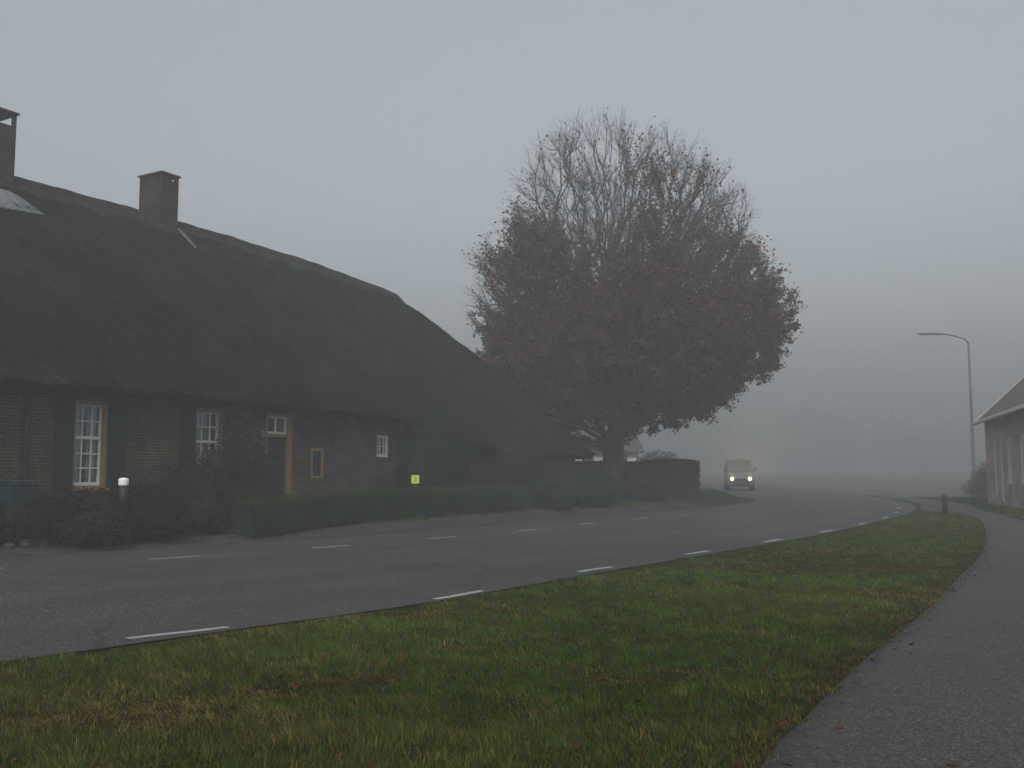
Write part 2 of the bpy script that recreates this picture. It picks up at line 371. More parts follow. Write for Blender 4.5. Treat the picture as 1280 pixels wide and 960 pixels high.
def seg_dist(P, C):
    """distance to polyline and side (+ = left of travel)"""
    P = np.asarray(P, float); best = np.full(len(P), 1e9); side = np.zeros(len(P))
    A = C[:-1]; D = C[1:]-A; L2 = (D**2).sum(1)
    for a, d, l2 in zip(A, D, L2):
        q = P-a; t = np.clip((q@d)/l2, 0, 1); r = q - t[:,None]*d
        ds = np.hypot(r[:,0], r[:,1]); k = ds < best
        best = np.where(k, ds, best); side = np.where(k, d[0]*q[:,1]-d[1]*q[:,0], side)
    return best, np.sign(side)
LEc = catmull(LEFT_EDGE, 1.5)
def zt(X, Y):
    return .036*np.logaddexp(0, (np.asarray(Y, float)-17)/3.)
def ground(X, Y):
    X = np.atleast_1d(np.asarray(X, float)); Y = np.atleast_1d(np.asarray(Y, float))
    d, s = seg_dist(np.column_stack([X, Y]), LEc)
    t = np.clip(np.where(s > 0, d, 0)/1.7, 0, 1); bump = .23*t*t*(3-2*t)
    return zt(X, Y)+bump
def gz(x, y): return float(ground([x], [y])[0])

def inside(P, poly):
    x, y = P[:,0], P[:,1]; c = np.zeros(len(P), bool); n = len(poly)
    j = n-1
    for i in range(n):
        xi, yi = poly[i]; xj, yj = poly[j]
        k = ((yi > y) != (yj > y)) & (x < (xj-xi)*(y-yi)/((yj-yi) if yj != yi else 1e-9)+xi)
        c ^= k; j = i
    return c

# terrain sheet
xs = np.concatenate([np.arange(-150,-30,8), np.arange(-30,-16,1.5), np.arange(-16,26,.4), np.arange(26,50,1.5), np.arange(50,171,8)])
ys = np.concatenate([np.arange(-16,2,1.5), np.arange(2,60,.4), np.arange(60,110,2), np.arange(110,351,8)])
GX, GY = np.meshgrid(xs, ys); P2 = np.column_stack([GX.ravel(), GY.ravel()])
dL, sL = seg_dist(P2, LEc); dR, sR = seg_dist(P2, catmull(RIGHT_EDGE, 1.5))
Z = zt(P2[:,0], P2[:,1])
t = np.clip(np.where(sL > 0, dL, 0)/1.7, 0, 1); Z = Z + .23*t*t*(3-2*t)
Z += (vnoise(P2, .9, 3)-1)*.035*np.clip(np.minimum(np.where(sL>0,dL,0)+np.where(sR<0,dR,0), 1.5), 0, 1.5)/1.5
PATHPOLY = np.vstack([VR, [(17.2,43)], [(18.8,49)], [(19.8,53)], PR[::-1]])
inpath = inside(P2, PATHPOLY); inroad = (sL < 0) & (sR > 0)
dV0, _ = seg_dist(P2, catmull(VERGE_R, 1.0)); dP0, _ = seg_dist(P2, catmull(PATH_R, 1.0))
Z = np.where((inpath & (np.minimum(dV0, dP0) > .55)) | (inroad & (np.minimum(dL, dR) > .55)), zt(P2[:,0], P2[:,1])-.03, Z)
nx, ny = len(xs), len(ys)
I = np.arange(nx*ny).reshape(ny, nx)
F = np.stack([I[:-1,:-1], I[:-1,1:], I[1:,1:], I[1:,:-1]], -1).reshape(-1, 4)
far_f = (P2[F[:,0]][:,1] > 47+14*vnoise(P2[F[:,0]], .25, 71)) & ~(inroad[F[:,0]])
tag(np_mesh('ground', np.column_stack([P2, Z]), F, [M['soil'], M['far_ground']], smooth=True, mi=far_f.astype(int)), kind='structure')

def strip(name, A, B, mat, dz, nacross=10, wear=None):
    """sheet between two polylines resampled to the same count"""
    def res(C, n):
        s = np.concatenate([[0], np.cumsum(np.hypot(*np.diff(C, axis=0).T))]); q = np.linspace(0, s[-1], n)
        return np.column_stack([np.interp(q, s, C[:,0]), np.interp(q, s, C[:,1])])
    n = 420; a = res(A, n); b = res(B, n)
    V = np.stack([a+(b-a)*k/nacross for k in range(nacross+1)], 1).reshape(-1, 2)
    V = np.column_stack([V, zt(V[:,0], V[:,1])+dz])
    k_ = np.tile(np.arange(nacross+1)/nacross, n)
    c_ = np.interp(k_, *(wear or ([0,1],[1,1])))*(.9+.2*vnoise(V[:,:2], .25, 51))
    I = np.arange(n*(nacross+1)).reshape(n, -1)
    F = np.stack([I[:-1,:-1], I[:-1,1:], I[1:,1:], I[1:,:-1]], -1).reshape(-1, 4)
    return tag(np_mesh(name, V, F, mat, smooth=True, col=np.column_stack([c_, c_, c_, np.ones(len(c_))])), kind='structure')
strip('road', LE, RE, M['road'], .012, 30, ([0,.02,.06,.2,.3,.38,.46,.5,.56,.64,.72,.8,.9,.97,1],[.75,.85,.97,.98,1.12,.92,1.1,.96,.98,1.12,.9,1.1,.98,.97,.92]))
strip('path', VR, PR, M['path'], .004, 16, ([0,.03,.1,.5,.9,1],[.62,.85,1,1.03,1,.7]))
# paved mouth where the path meets the road, past the tip of the verge
mouth_a = catmull([(15.4,37.6),(16.2,39.6),(17.6,42.8),(19.4,50),(20.2,56)], .35)
mouth_b = catmull([(16.2,37.0),(18.2,39.5),(19.8,43.5),(20.8,48),(21.6,56)], .35)
strip('path_mouth', mouth_a, mouth_b, M['path'], .008, 4)
# gritty shoulder along the far side of the road
sel = LE[(LE[:,1] > 3) & (LE[:,1] < 52)]
T = np.gradient(sel, axis=0); T /= np.linalg.norm(T, axis=1)[:,None]; NL = np.column_stack([-T[:,1], T[:,0]])
cols = 6; V = []
for k in range(cols):
    w = -.02 + 1.75*k/(cols-1)
    wob = (vnoise(sel, .8, 9)-.5)*.35*(k/(cols-1))
    q = sel+NL*(w+wob)[:,None]
    V.append(np.column_stack([q, ground(q[:,0], q[:,1])+.012+ (.006 if k else .0)]))
V = np.stack(V, 1).reshape(-1, 3); I = np.arange(len(V)).reshape(-1, cols)
tag(np_mesh('shoulder', V, np.stack([I[:-1,:-1], I[1:,:-1], I[1:,1:], I[:-1,1:]], -1).reshape(-1, 4), M['shoulder'], smooth=True), kind='structure')

# painted dashes, 1 m long every 4 m, along both sides of the carriageway
def dash_line(curve, start, length, period, count, width):
    s = np.concatenate([[0], np.cumsum(np.hypot(*np.diff(curve, axis=0).T))])
    for k in range(count):
        L = length*random.uniform(.97, 1.03)
        q = np.linspace(start+k*period, start+k*period+L, 7)
        if q[-1] > s[-1]: break
        c = np.column_stack([np.interp(q, s, curve[:,0]), np.interp(q, s, curve[:,1])])
        t = np.gradient(c, axis=0); t /= np.linalg.norm(t, axis=1)[:,None]; n = np.column_stack([-t[:,1], t[:,0]])
        V = np.vstack([c+n*width/2, c-n*width/2]); V = np.column_stack([V, zt(V[:,0], V[:,1])+.016])
        F = np.array([(i, i+7, i+8, i+1) for i in range(6)])
        tag(np_mesh('road_marking', V, F, M['paint']), kind='structure')
RD = catmull([(-11.2,1.2),(-8.2,4.4),(-5.6,7.2),(-3.61,9.35),(-2.86,10.08),(-1.19,12.55-.5),(-.48,13.1),(1.12,15.9),(1.72,16.69),(3.18,18.9),(4.97,21.39),(6.59,23.7),(8.12,25.95),(9.39,27.9),(11.02,30.7),(13.3,34.9),(16.3,42.3),(18.3,49.5),(19.4,58),(19.7,70)], .1)
i0 = int(np.argmin(np.hypot(RD[:,0]+3.61, RD[:,1]-9.35))); sR_ = np.concatenate([[0], np.cumsum(np.hypot(*np.diff(RD, axis=0).T))])
dash_line(RD, sR_[i0]-3.93+.035, 1.04, 3.96, 19, .11)
LD = catmull([(-16,9.0),(-11.5,13.3),(-8.08,16.55),(-6.5,18.0),(-5.78,18.75),(-4.2,20.4),(-3.61,21.1),(-2.15,23.0),(-1.71,23.5),(-.37,25.3),(.1,25.9),(1.32,27.8),(2.9,30.4),(4.34,32.5),(7.2,36.6),(9.6,39.8)], .1)
i0 = int(np.argmin(np.hypot(LD[:,0]+6.5, LD[:,1]-18.2))); sL_ = np.concatenate([[0], np.cumsum(np.hypot(*np.diff(LD, axis=0).T))])
dash_line(LD, sL_[i0]-3.5*2, 1.0, 3.45, 9, .1)

# ------------------------------------------------------------------ foliage helpers
def unit(a): return a/np.maximum(np.linalg.norm(a, axis=-1, keepdims=True), 1e-9)
def leaf_quads(C, size, nrm=None, nb=.5, rng=RNG, aspect=.62):
    n = len(C); r = unit(rng.normal(size=(n,3)))
    if nrm is not None: r = unit(r*(1-nb)+nrm*nb)
    a = unit(np.cross(r, unit(rng.normal(size=(n,3))))); b = np.cross(r, a)
    s = size*rng.uniform(.65, 1.35, n)[:,None]
    V = np.stack([C+a*s*.5, C+b*s*.5*aspect+r*s*.06, C-a*s*.5, C-b*s*.5*aspect+r*s*.06], 1).reshape(-1, 3)
    return V, np.arange(4*n).reshape(n, 4)

def ellipsoid_core(mb, c, r, seed, n=12, m=8, k=.8):
    vs = []; fs = []
    for i in range(m+1):
        th = math.pi*i/m
        for j in range(n):
            ph = 2*math.pi*j/n
            d = Vector((math.sin(th)*math.cos(ph), math.sin(th)*math.sin(ph), math.cos(th)))
            q = k*(1+.25*mnoise.noise(d*1.7+Vector((seed, 0, 0))))
            vs.append((c[0]+d.x*r[0]*q, c[1]+d.y*r[1]*q, c[2]+d.z*r[2]*q))
    for i in range(m):
        for j in range(n):
            fs.append((i*n+j, (i+1)*n+j, (i+1)*n+(j+1) % n, i*n+(j+1) % n))
    mb.add(vs, fs)

def bush(name, label, cat, base, blobs, dens, size, mat, stems=4, group=None, core=.78, loose=0.0):
    """blobs: (dx,dy,z,rx,ry,rz) about base; leaves on noisy shells + stems"""
    root = empty(name, base); tag(root, label, cat, group)
    Cs = []; Ns = []; mb = MB()
    for bi, (dx, dy, cz, rx, ry, rz) in enumerate(blobs):
        area = 4*math.pi*((rx*ry)**1.6/3+(rx*rz)**1.6/3+(ry*rz)**1.6/3)**(1/1.6)
        n = int(area*dens)
        d = unit(RNG.normal(size=(n,3)))
        f = (.8+.38*vnoise(d, 2.3, bi+3))*RNG.uniform(.82-loose, 1.08+loose*.5, n)
        C = d*np.array([rx,ry,rz])*f[:,None]+np.array([dx,dy,cz])
        k = C[:,2] > .02
        Cs.append(C[k]); Ns.append(d[k])
        if core: ellipsoid_core(mb, (dx,dy,cz), (rx,ry,rz), bi*3.1, k=core)
    V, F = leaf_quads(np.vstack(Cs), size, np.vstack(Ns), .35)
    if core:
        o = len(V); cv = np.array(mb.v); cv[:,2] = np.maximum(cv[:,2], .0)
        V = np.vstack([V, cv]); F = [F, np.array(mb.f)+o]
    np_mesh('foliage', V, F, mat, root)
    for k in range(stems):
        st = MB()
        b = blobs[k % len(blobs)]
        p = (b[0]*.3+random.uniform(-.08,.08), b[1]*.3+random.uniform(-.08,.08), -.05)
        q = (b[0]+random.uniform(-.3,.3)*b[3], b[1], b[2])
        st.tube([p, (p[0]*.6+q[0]*.4, p[1]*.6+q[1]*.4, q[2]*.5), q], [.03,.022,.012], 6)
        st.build('stem', M['bark'], root)
    return root

def hedge(name, label, pts, width, h, dens, size, mat, topmat=None, cat='hedge', wob=.05):
    """clipped hedge along pts (world xy)"""
    c = catmull(pts, .3); base = (c[0][0], c[0][1], gz(*c[0]))
    t = np.gradient(c, axis=0); t = unit(t); nn = np.column_stack([-t[:,1], t[:,0]])
    z0 = ground(c[:,0], c[:,1])
    # core
    prof = [(-.44,-.1),(-.47,.5),(-.45,.9),(-.36,.965),(.36,.965),(.45,.9),(.47,.5),(.44,-.1)]
    V = []
    for i in range(len(c)):
        hh = h*(1+wob*(mnoise.noise(Vector((c[i][0]*.7, c[i][1]*.7, 2)))))
        for a, b in prof:
            p = c[i]+nn[i]*a*width*(1+.14*mnoise.noise(Vector((c[i][0]*1.5, c[i][1]*1.5, b*3))))
            V.append((p[0], p[1], z0[i]+b*hh))
    V = np.array(V); m = len(prof); I = np.arange(len(V)).reshape(-1, m)
    Fc = np.stack([I[:-1,:-1], I[:-1,1:], I[1:,1:], I[1:,:-1]], -1).reshape(-1, 4)
    caps = np.array([[I[0,0],I[0,1],I[0,6],I[0,7]],[I[0,1],I[0,2],I[0,5],I[0,6]],[I[0,2],I[0,3],I[0,4],I[0,5]],
                     [I[-1,7],I[-1,6],I[-1,1],I[-1,0]],[I[-1,6],I[-1,5],I[-1,2],I[-1,1]],[I[-1,5],I[-1,4],I[-1,3],I[-1,2]]])
    L = np.concatenate([[0], np.cumsum(np.hypot(*np.diff(c, axis=0).T))]); tot = L[-1]
    n = int((tot+width)*(2*h+width)*dens)
    s = RNG.uniform(0, tot, n); u = RNG.uniform(0, 2*h+width, n)
    lat = np.where(u < h, -width/2, np.where(u < 2*h, width/2, u-2*h-width/2)); zz = np.where(u < h, u, np.where(u < 2*h, u-h, h))
    # end faces
    ne = int(width*h*dens*2); se = np.where(RNG.random(ne) < .5, 0, tot)
    s = np.concatenate([s, se]); lat = np.concatenate([lat, RNG.uniform(-width/2, width/2, ne)]); zz = np.concatenate([zz, RNG.uniform(0, h, ne)])
    istop = np.concatenate([u >= 2*h, np.zeros(ne, bool)])
    cx = np.interp(s, L, c[:,0]); cy = np.interp(s, L, c[:,1]); nx_ = np.interp(s, L, nn[:,0]); ny_ = np.interp(s, L, nn[:,1])
    bul = (vnoise(np.column_stack([cx, cy, zz*1.3]), 1.6, 5)-.5)*.16
    lat = lat+np.sign(lat)*bul*(~istop)
    zz = np.clip(zz*(1+wob*2*(vnoise(np.column_stack([cx, cy]), .7, 6)-.5)), 0, None)+istop*RNG.uniform(-.04, .05, len(s))
    C = np.column_stack([cx+nx_*lat, cy+ny_*lat, np.interp(s, L, z0)+zz])+RNG.normal(0, .022, (len(s), 3))
    C[:,2] = np.maximum(C[:,2], np.interp(s, L, z0)+.01)
    Nn = np.column_stack([nx_*np.sign(lat), ny_*np.sign(lat), np.zeros(len(s))]); Nn[istop] = (0,0,1)
    Vl, Fl = leaf_quads(C, size, Nn, .4)
    V = np.vstack([V, Vl]); F2 = Fl+len(I)*m
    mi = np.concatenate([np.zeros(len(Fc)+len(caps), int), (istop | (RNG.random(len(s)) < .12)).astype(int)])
    V = V-np.array(base)
    o = np_mesh(name, V, [Fc, caps, F2], [mat, topmat or mat], mi=mi)
    o.location = base
    return tag(o, label, cat)

# ------------------------------------------------------------------ thatched farmhouse (local x along the facade, y into the house)
HX, HY = -9.37, 22.0
HA = math.atan2(1, .603)
def hw(s, w):  # house local -> world xy
    return HX+math.cos(HA)*s-math.sin(HA)*w, HY+math.sin(HA)*s+math.cos(HA)*w
house = empty('thatched_farmhouse', (HX, HY, 0), HA)
tag(house, 'long low brick farmhouse with a big dark thatched roof beside the road', 'house')

def wall_cells(mb, s0, s1, z0, z1, y0, y1, holes):
    ss = sorted({s0, s1, *[h[0] for h in holes], *[h[1] for h in holes]})
    zs = sorted({z0, z1, *[h[2] for h in holes], *[h[3] for h in holes]})
    def solid(i, j):
        a, b = (ss[i]+ss[i+1])/2, (zs[j]+zs[j+1])/2
        return not any(h[0] < a < h[1] and h[2] < b < h[3] for h in holes)
    for i in range(len(ss)-1):
        for j in range(len(zs)-1):
            if not solid(i, j): continue
            a, b, c, d = ss[i], ss[i+1], zs[j], zs[j+1]
            mb.add([(a,y0,c),(b,y0,c),(b,y0,d),(a,y0,d)], [(0,1,2,3)])
            mb.add([(a,y1,c),(b,y1,c),(b,y1,d),(a,y1,d)], [(3,2,1,0)])
    for a, b, c, d in holes:
        mb.add([(a,y0,c),(b,y0,c),(b,y1,c),(a,y1,c)], [(0,1,2,3)])
        mb.add([(a,y0,d),(b,y0,d),(b,y1,d),(a,y1,d)], [(3,2,1,0)])
        mb.add([(a,y0,c),(a,y1,c),(a,y1,d),(a,y0,d)], [(0,1,2,3)])
        mb.add([(b,y0,c),(b,y1,c),(b,y1,d),(b,y0,d)], [(3,2,1,0)])
W1 = (-.36,.5,1.27,3.2); W2 = (3.0,3.92,1.27,3.22); DR = (5.4,6.42,.2,3.22); SM = (7.17,7.68,1.48,2.34); WW = (10.1,10.67,2.13,2.8)
w = MB()
wall_cells(w, -9, 12.6, -.3, 3.75, 0, .34, [W1, W2, DR, SM, WW])
w.box(12.26, 12.6, .34, 9.98, -.3, 3.75)
w.box(-9, 11.4, 10.0, 10.34, -.3, 3.75); w.box(11.4, 21.6, 10.3, 10.6, -.3, 2.5); w.box(-9, -8.66, .34, 9.98, -.3, 3.75)
# slightly proud brick bay at the near end of the facade
w.box(-9, -1.62, -.06, -.001, -.3, 3.55)
w.build('wall', M['brick'], house)
w = MB(); # low barn wall in tarred boards
for k in range(36):
    a = 12.8+k*.244
    w.box(a, a+.238, -.9+random.uniform(-.006,.006), -.86, .05, 2.55)
w.box(12.8, 21.6, -.86, -.7, -.3, 2.55); w.box(21.3, 21.6, -.7, 10.28, -.3, 2.45)
w.box(12.62, 12.8, -.7, 10, 0, 2.6)
bw = w.build('barn_wall', M['tar'], house); bw['label'] = 'black tarred board wall under the low thatch'
w = MB(); w.box(12.58, 12.79, -.95, -.72, 0, 2.65, bev=.01); w.build('corner_post', M['wood'], house)
# barn doors
for a in (15.0, 16.35):
    w = MB()
    for k in range(6): w.box(a+k*.215, a+k*.215+.207, -.965, -.93, .25, 2.15)
    for z in (.5, 1.75): w.box(a+.05, a+1.24, -.985, -.966, z, z+.13)
    w.build('barn_door', M['tar'], house)

# roof: front slope with swept eave, hip end, rear slope
def ridge_z(s): return float(np.interp(s, [-9,5,8,12,14.7,16.6,17.4], [9.42,9.42,9.38,9.27,9.1,8.95,8.88]))
def eave_w(s):
    t = min(max((s-11.5)/2.3, 0), 1); t = t*t*(3-2*t)
    return -.6-.75*t
def slope(s): return float(np.interp(s, [10, 14, 22], [1.053, 1.03, 1.008]))
SLOPE = 1.053
def top_z(s, w_): return ridge_z(min(s, 17.2))-slope(s)*(5-w_)
nU, nV = 150, 46
V = []; 
def disp(p, a=.036):
    return a*(mnoise.noise(Vector(p)*1.1)+.5*mnoise.noise(Vector(p)*3.1)+.35*mnoise.noise(Vector(p)*7.3))
for j in range(nV+1):
    v = j/nV
    for i in range(nU+1):
        u = i/nU
        s_end = 17.2+(22.4-17.2)*v
        s = -9.4+u*(s_end+9.4)
        we = eave_w(s); w_ = 5+(we-5)*v
        z = top_z(s, w_)
        # a gentle flare towards the eave and a rounded hip
        z += .22*max(0, v-.72)**2*6*.5
        z += math.sin(math.pi*v)*(.1+.2*np.clip((s-12)/6, 0, 1))
        if u > .97: z -= .1*((u-.97)/.03)**2
        if v < .05: z -= .1*(1-v/.05)**2
        d = disp((s, w_, z))
        V.append((s, w_-d*.7, z+d))
front = np.array(V)
V = []
nW = 60
end0 = front.reshape(nV+1, nU+1, 3)[:, nU]  # hip edge from ridge to front corner
for j in range(nV+1):
    v = j/nV; a = end0[j]; b = np.array([a[0], 10-a[1], a[2]])
    for i in range(nW+1):
        t = i/nW; p = a+(b-a)*t
        e = math.sin(math.pi*t)
        p = p+np.array([.35*e*min(1, v*2), 0, .0])
        d = disp(p) if 0 < i < nW else 0
        V.append((p[0]+d*.7, p[1], p[2]+d))
hip = np.array(V)
back = front.copy(); back[:,1] = 10-back[:,1]
def gridF(nu, nv, flip):
    I = np.arange((nu+1)*(nv+1)).reshape(nv+1, nu+1)
    f = np.stack([I[:-1,:-1], I[1:,:-1], I[1:,1:], I[:-1,1:]], -1).reshape(-1, 4)
    return f[:, ::-1] if flip else f
Fr = [gridF(nU, nV, False), gridF(nW, nV, False)+len(front), gridF(nU, nV, True)+len(front)+len(hip)]
roof = np_mesh('roof', np.vstack([front, hip, back]), [np.vstack(Fr)], [M['thatch'], M['thatch_cut']], house, smooth=True)
import bmesh
bm = bmesh.new(); bm.from_mesh(roof.data); bmesh.ops.remove_doubles(bm, verts=bm.verts, dist=.03)
bm.normal_update(); bm.to_mesh(roof.data); bm.free()
so = roof.modifiers.new('thick', 'SOLIDIFY'); so.thickness = .34; so.offset = -1; so.material_offset_rim = 1
# loose reed ends all over the slope and a ragged fringe along the eave
rng = np.random.default_rng(21)
G = front.reshape(nV+1, nU+1, 3)
nst = 110000; fv = rng.uniform(0, nV-1e-3, nst); fu = rng.uniform(0, nU-1e-3, nst)
fr_ = rng.random(nst) < .06; fv = np.where(fr_, nV-1e-3-rng.random(nst)*.5, fv)
iv, iu = fv.astype(int), fu.astype(int); tv, tu = (fv-iv)[:,None], (fu-iu)[:,None]
p = (G[iv,iu]*(1-tv)+G[iv+1,iu]*tv)*(1-tu)+(G[iv,iu+1]*(1-tv)+G[iv+1,iu+1]*tv)*tu
down = unit(G[iv+1,iu]-G[iv,iu]); side = unit(G[iv,iu+1]-G[iv,iu]); nor = unit(np.cross(down, side)); nor *= np.sign(nor[:,2:3])
Ln = rng.uniform(.1,.32,nst)[:,None]; dd = unit(down+side*rng.normal(0,.22,nst)[:,None]+nor*rng.uniform(.02,.2,nst)[:,None])
wv = side*(rng.uniform(.006,.014,nst)[:,None])
V = np.stack([p-wv+nor*.004, p+wv+nor*.004, p+dd*Ln+wv*.6, p+dd*Ln-wv*.6], 1).reshape(-1, 3)
np_mesh('reed_ends', V, np.arange(4*nst).reshape(nst, 4), M['reed'], roof)
row = front.reshape(nV+1, nU+1, 3)[nV]; row = row[(row[:,0] > 11.0) & (row[:,0] < 14.2)]
w = MB(); k = len(row)
vs = [tuple(p+np.array([0,-.02,-.0])) for p in row]+[tuple(p+np.array([0,.215,-.25])) for p in row]+[tuple(p+np.array([0,.02,.02])) for p in row]+[tuple(p+np.array([0,.24,-.22])) for p in row]
w.add(vs, [(i, i+k, i+k+1, i+1) for i in range(k-1)]+[(i+2*k, i, i+1, i+1+2*k) for i in range(k-1)]+[(i+k, i+3*k, i+3*k+1, i+k+1) for i in range(k-1)])
w.build('cut_thatch_edge', M['thatch_pale'], roof, smooth=False)
# ridge capping with ragged lower edge
w = MB(); vs = []; fs = []; n = 170
for i in range(n+1):
    s = -9.4+i*(26.7/n); rz = ridge_z(s)
    for k in range(9):
        a = (k-4)/4; ww_ = a*(.62+.12*mnoise.noise(Vector((s*2.3, k*.2, 1))))
        dd = disp((s*1.3, ww_, 3), .045)
        vs.append((s, 5+ww_, rz+.09-abs(ww_)*SLOPE-.1*max(0, 1-abs(a)*3)+dd*.6-(.08 if k in (0,8) else 0)))
for i in range(n):
    for k in range(8): fs.append((i*9+k, (i+1)*9+k, (i+1)*9+k+1, i*9+k+1))
w.add(vs, fs); w.build('ridge_cap', M['thatch_old'], roof, smooth=True)

def chimney(s, w_, ls, lw, z0, z1, zc, slot, flash, fmat):
    c = MB(); c.box(s-ls/2, s+ls/2, w_-lw/2, w_+lw/2, z0, z1)
    p = .1 if slot < .1 else .09
    for a in (s-ls/2, s+ls/2-p):
        for b in (w_-lw/2, w_+lw/2-p): c.box(a, a+p, b, b+p, z1, zc)
    if slot < .1:   # the near end is bricked up but for a short gap
        c.box(s-ls/2+.002, s-ls/2+p, w_-lw/2+p+.1, w_+lw/2-p-.0, z1, zc)
    ch = c.build('chimney', M['brick_ch'], roof)
    c = MB(); c.box(s-ls/2-.055, s+ls/2+.055, w_-lw/2-.055, w_+lw/2+.055, zc, zc+.06, bev=.015); c.build('chimney_cap', M['cap'], roof)
    c = MB()
    for pts in flash:
        zz = [(a, b, top_z(a, b)+.13) for a, b in pts]
        lo = [(a, b, z-.03) for a, b, z in zz]; k = len(pts)
        c.add(zz+lo, [tuple(range(k)), tuple(range(2*k-1, k-1, -1))]+[(i, i+k, (i+1) % k+k, (i+1) % k) for i in range(k)])
    c.build('lead_flashing', fmat, roof)
chimney(5.72, 5.0, .64, .98, 8.6, 10.4, 10.55, .08, [[(6.02,4.48),(6.16,4.48),(6.3,3.95),(6.2,3.9)]], M['lead_dull'])
chimney(.45, 4.95, .62, 1.0, 8.6, 10.5, 10.82, .2, [[(-.9,4.12),(.45,4.22),(.75,4.1),(1.15,3.72),(-.9,3.55)]], M['lead'])

# windows
def sash_window(W, y, cols, rows_u, rows_l, rail, frame_mat, bar_mat, fw=.07, dep=.2, label=None, curtain=True):
    a, b, c, d = W
    f = MB(); e = .002
    f.box(a+e, a+fw, .02, dep, c+e, d-e); f.box(b-fw, b-e, .02, dep, c+e, d-e); f.box(a+fw, b-fw, .02, dep, d-fw, d-e); f.box(a+fw, b-fw, .02, dep, c+e, c+fw*.8)
    win = f.build('window', frame_mat, house)
    if label: win['label'] = label
    a, b, c, d = a+fw, b-fw, c+fw*.8, d-fw
    s = MB(); sw = .045
    s.box(a, a+sw, y, y+.05, c, d); s.box(b-sw, b, y, y+.05, c, d); s.box(a+sw, b-sw, y, y+.05, d-sw, d); s.box(a+sw, b-sw, y, y+.05, c, c+.07)
    if rail: s.box(a+sw, b-sw, y-.02, y+.03, rail-.035, rail+.035)
    def bars(z0, z1, n):
        for k in range(1, n):
            z = z0+(z1-z0)*k/n
            s.box(a+sw, b-sw, y+.006, y+.04, z-.013, z+.013)
    bars(rail+.035 if rail else c+.07, d-sw, rows_u)
    if rail: bars(c+.07, rail-.035, rows_l)
    for k in range(1, cols):
        x = a+(b-a)*k/cols; s.box(x-.013, x+.013, y+.003, y+.037, c+.07, d-sw)
    s.build('sash', bar_mat, win)
    g = MB(); g.box(a+.02, b-.02, y+.042, y+.047, c+.02, d-.02); g.build('pane', M['glass'], win)
    if curtain:
        for (p, q) in ((a, a+(b-a)*.5), (b-(b-a)*.38, b)):
            k = MB(); n = 24; vs = []; 
            for i in range(n+1):
                x = p+(q-p)*i/n; yy = .27+.022*math.sin(i*1.9)
                vs += [(x, yy, c-.05), (x, yy, d+.02)]
            k.add(vs, [(2*i, 2*i+2, 2*i+3, 2*i+1) for i in range(n)]); k.build('curtain', M['curtain'], win)
    return win
def sill(W, mat, win, h=.07, out=.07):
    c = MB(); c.box(W[0]-.05, W[1]+.05, -out, .015, W[2]-h, W[2]-.002, bev=.008); c.build('sill', mat, win)
w1 = sash_window(W1, .13, 3, 2, 3, 2.38, M['ochre'], M['white'], label='tall sash window with white bars in an ochre frame'); sill(W1, M['terra'], w1)
w2 = sash_window(W2, .13, 3, 2, 3, 2.4, M['ochre'], M['white'], label='tall sash window half hidden by the climbing rose'); sill(W2, M['terra'], w2)
w3 = sash_window(WW, .03, 3, 1, 0, None, M['white'], M['white'], fw=.03, dep=.028, label='small white three-light window high in the wall', curtain=False); sill(WW, M['brick'], w3, .09)
c = MB(); zz = (WW[2]+WW[3])/2; c.box(WW[0]+.075, WW[1]-.075, .037, .069, zz-.014, zz+.014); c.build('glazing_bar', M['white'], w3)
def shutter(a, b, c, d):
    m = MB(); y = -.055
    m.box(a, b, y, -.012, c, d)
    for z0, z1 in ((c+.08, c+(d-c)*.5-.04), (c+(d-c)*.5+.04, d-.08)):
        m.box(a+.07, b-.07, y-.012, y-.001, z0, z1, bev=.005)
    for z in (c+.25, d-.25): m.box(a+.01, a+.1, -.011, -.002, z-.02, z+.02)
    m.build('shutter', M['navy'], house)
shutter(-.83, -.385, 1.22, 3.22); shutter(.53, .98, 1.22, 3.22); shutter(2.5, 2.97, 1.2, 3.24); shutter(3.95, 4.46, 1.2, 3.24)
# front door with transom light
a, b, c_, d = DR; f = MB(); e = .002
f.box(a+e, a+.09, .02, .2, c_, d-e); f.box(b-.17, b-e, .02, .2, c_, d-e); f.box(a+.09, b-.17, .02, .2, d-.06, d-e)
f.box(a+.09, b-.17, .04, .2, 2.6, 2.68)
fr = f.build('door_frame', M['ochre'], house)
m = MB(); x0, x1 = a+.092, b-.172
m.box(x0, x1, .1, .15, c_+.02, 2.598)
for z0, z1 in ((c_+.2, 1.2), (1.35, 2.45)):
    for p, q in ((x0+.08, (x0+x1)/2-.04), ((x0+x1)/2+.04, x1-.08)): m.box(p, q, .085, .099, z0, z1, bev=.006)
dr = m.build('door', M['door'], house)
m = MB(); m.tube([(x0+.06,.1,1.25),(x0+.06,.05,1.25)], .018, 8); m.lathe([(.0,-.02),(.028,-.01),(.03,.01),(.0,.022)], (x0+.06,.045,1.25), 10); m.build('door_handle', M['metal'], dr)
m = MB(); z0, z1 = 2.682, d-.062
m.box(x0, x0+.05, .08, .13, z0, z1); m.box(x1-.05, x1, .08, .13, z0, z1); m.box(x0+.05, x1-.05, .08, .13, z1-.045, z1); m.box(x0+.05, x1-.05, .075, .13, z0, z0+.06)
xm = (x0+x1)/2-.02; m.box(xm-.022, xm+.022, .085, .125, z0+.06, z1-.045)
tr = m.build('transom_window', M['white'], house)
m = MB(); m.box(x0+.03, x1-.03, .132, .137, z0+.02, z1-.02); m.build('pane', M['glass'], tr)
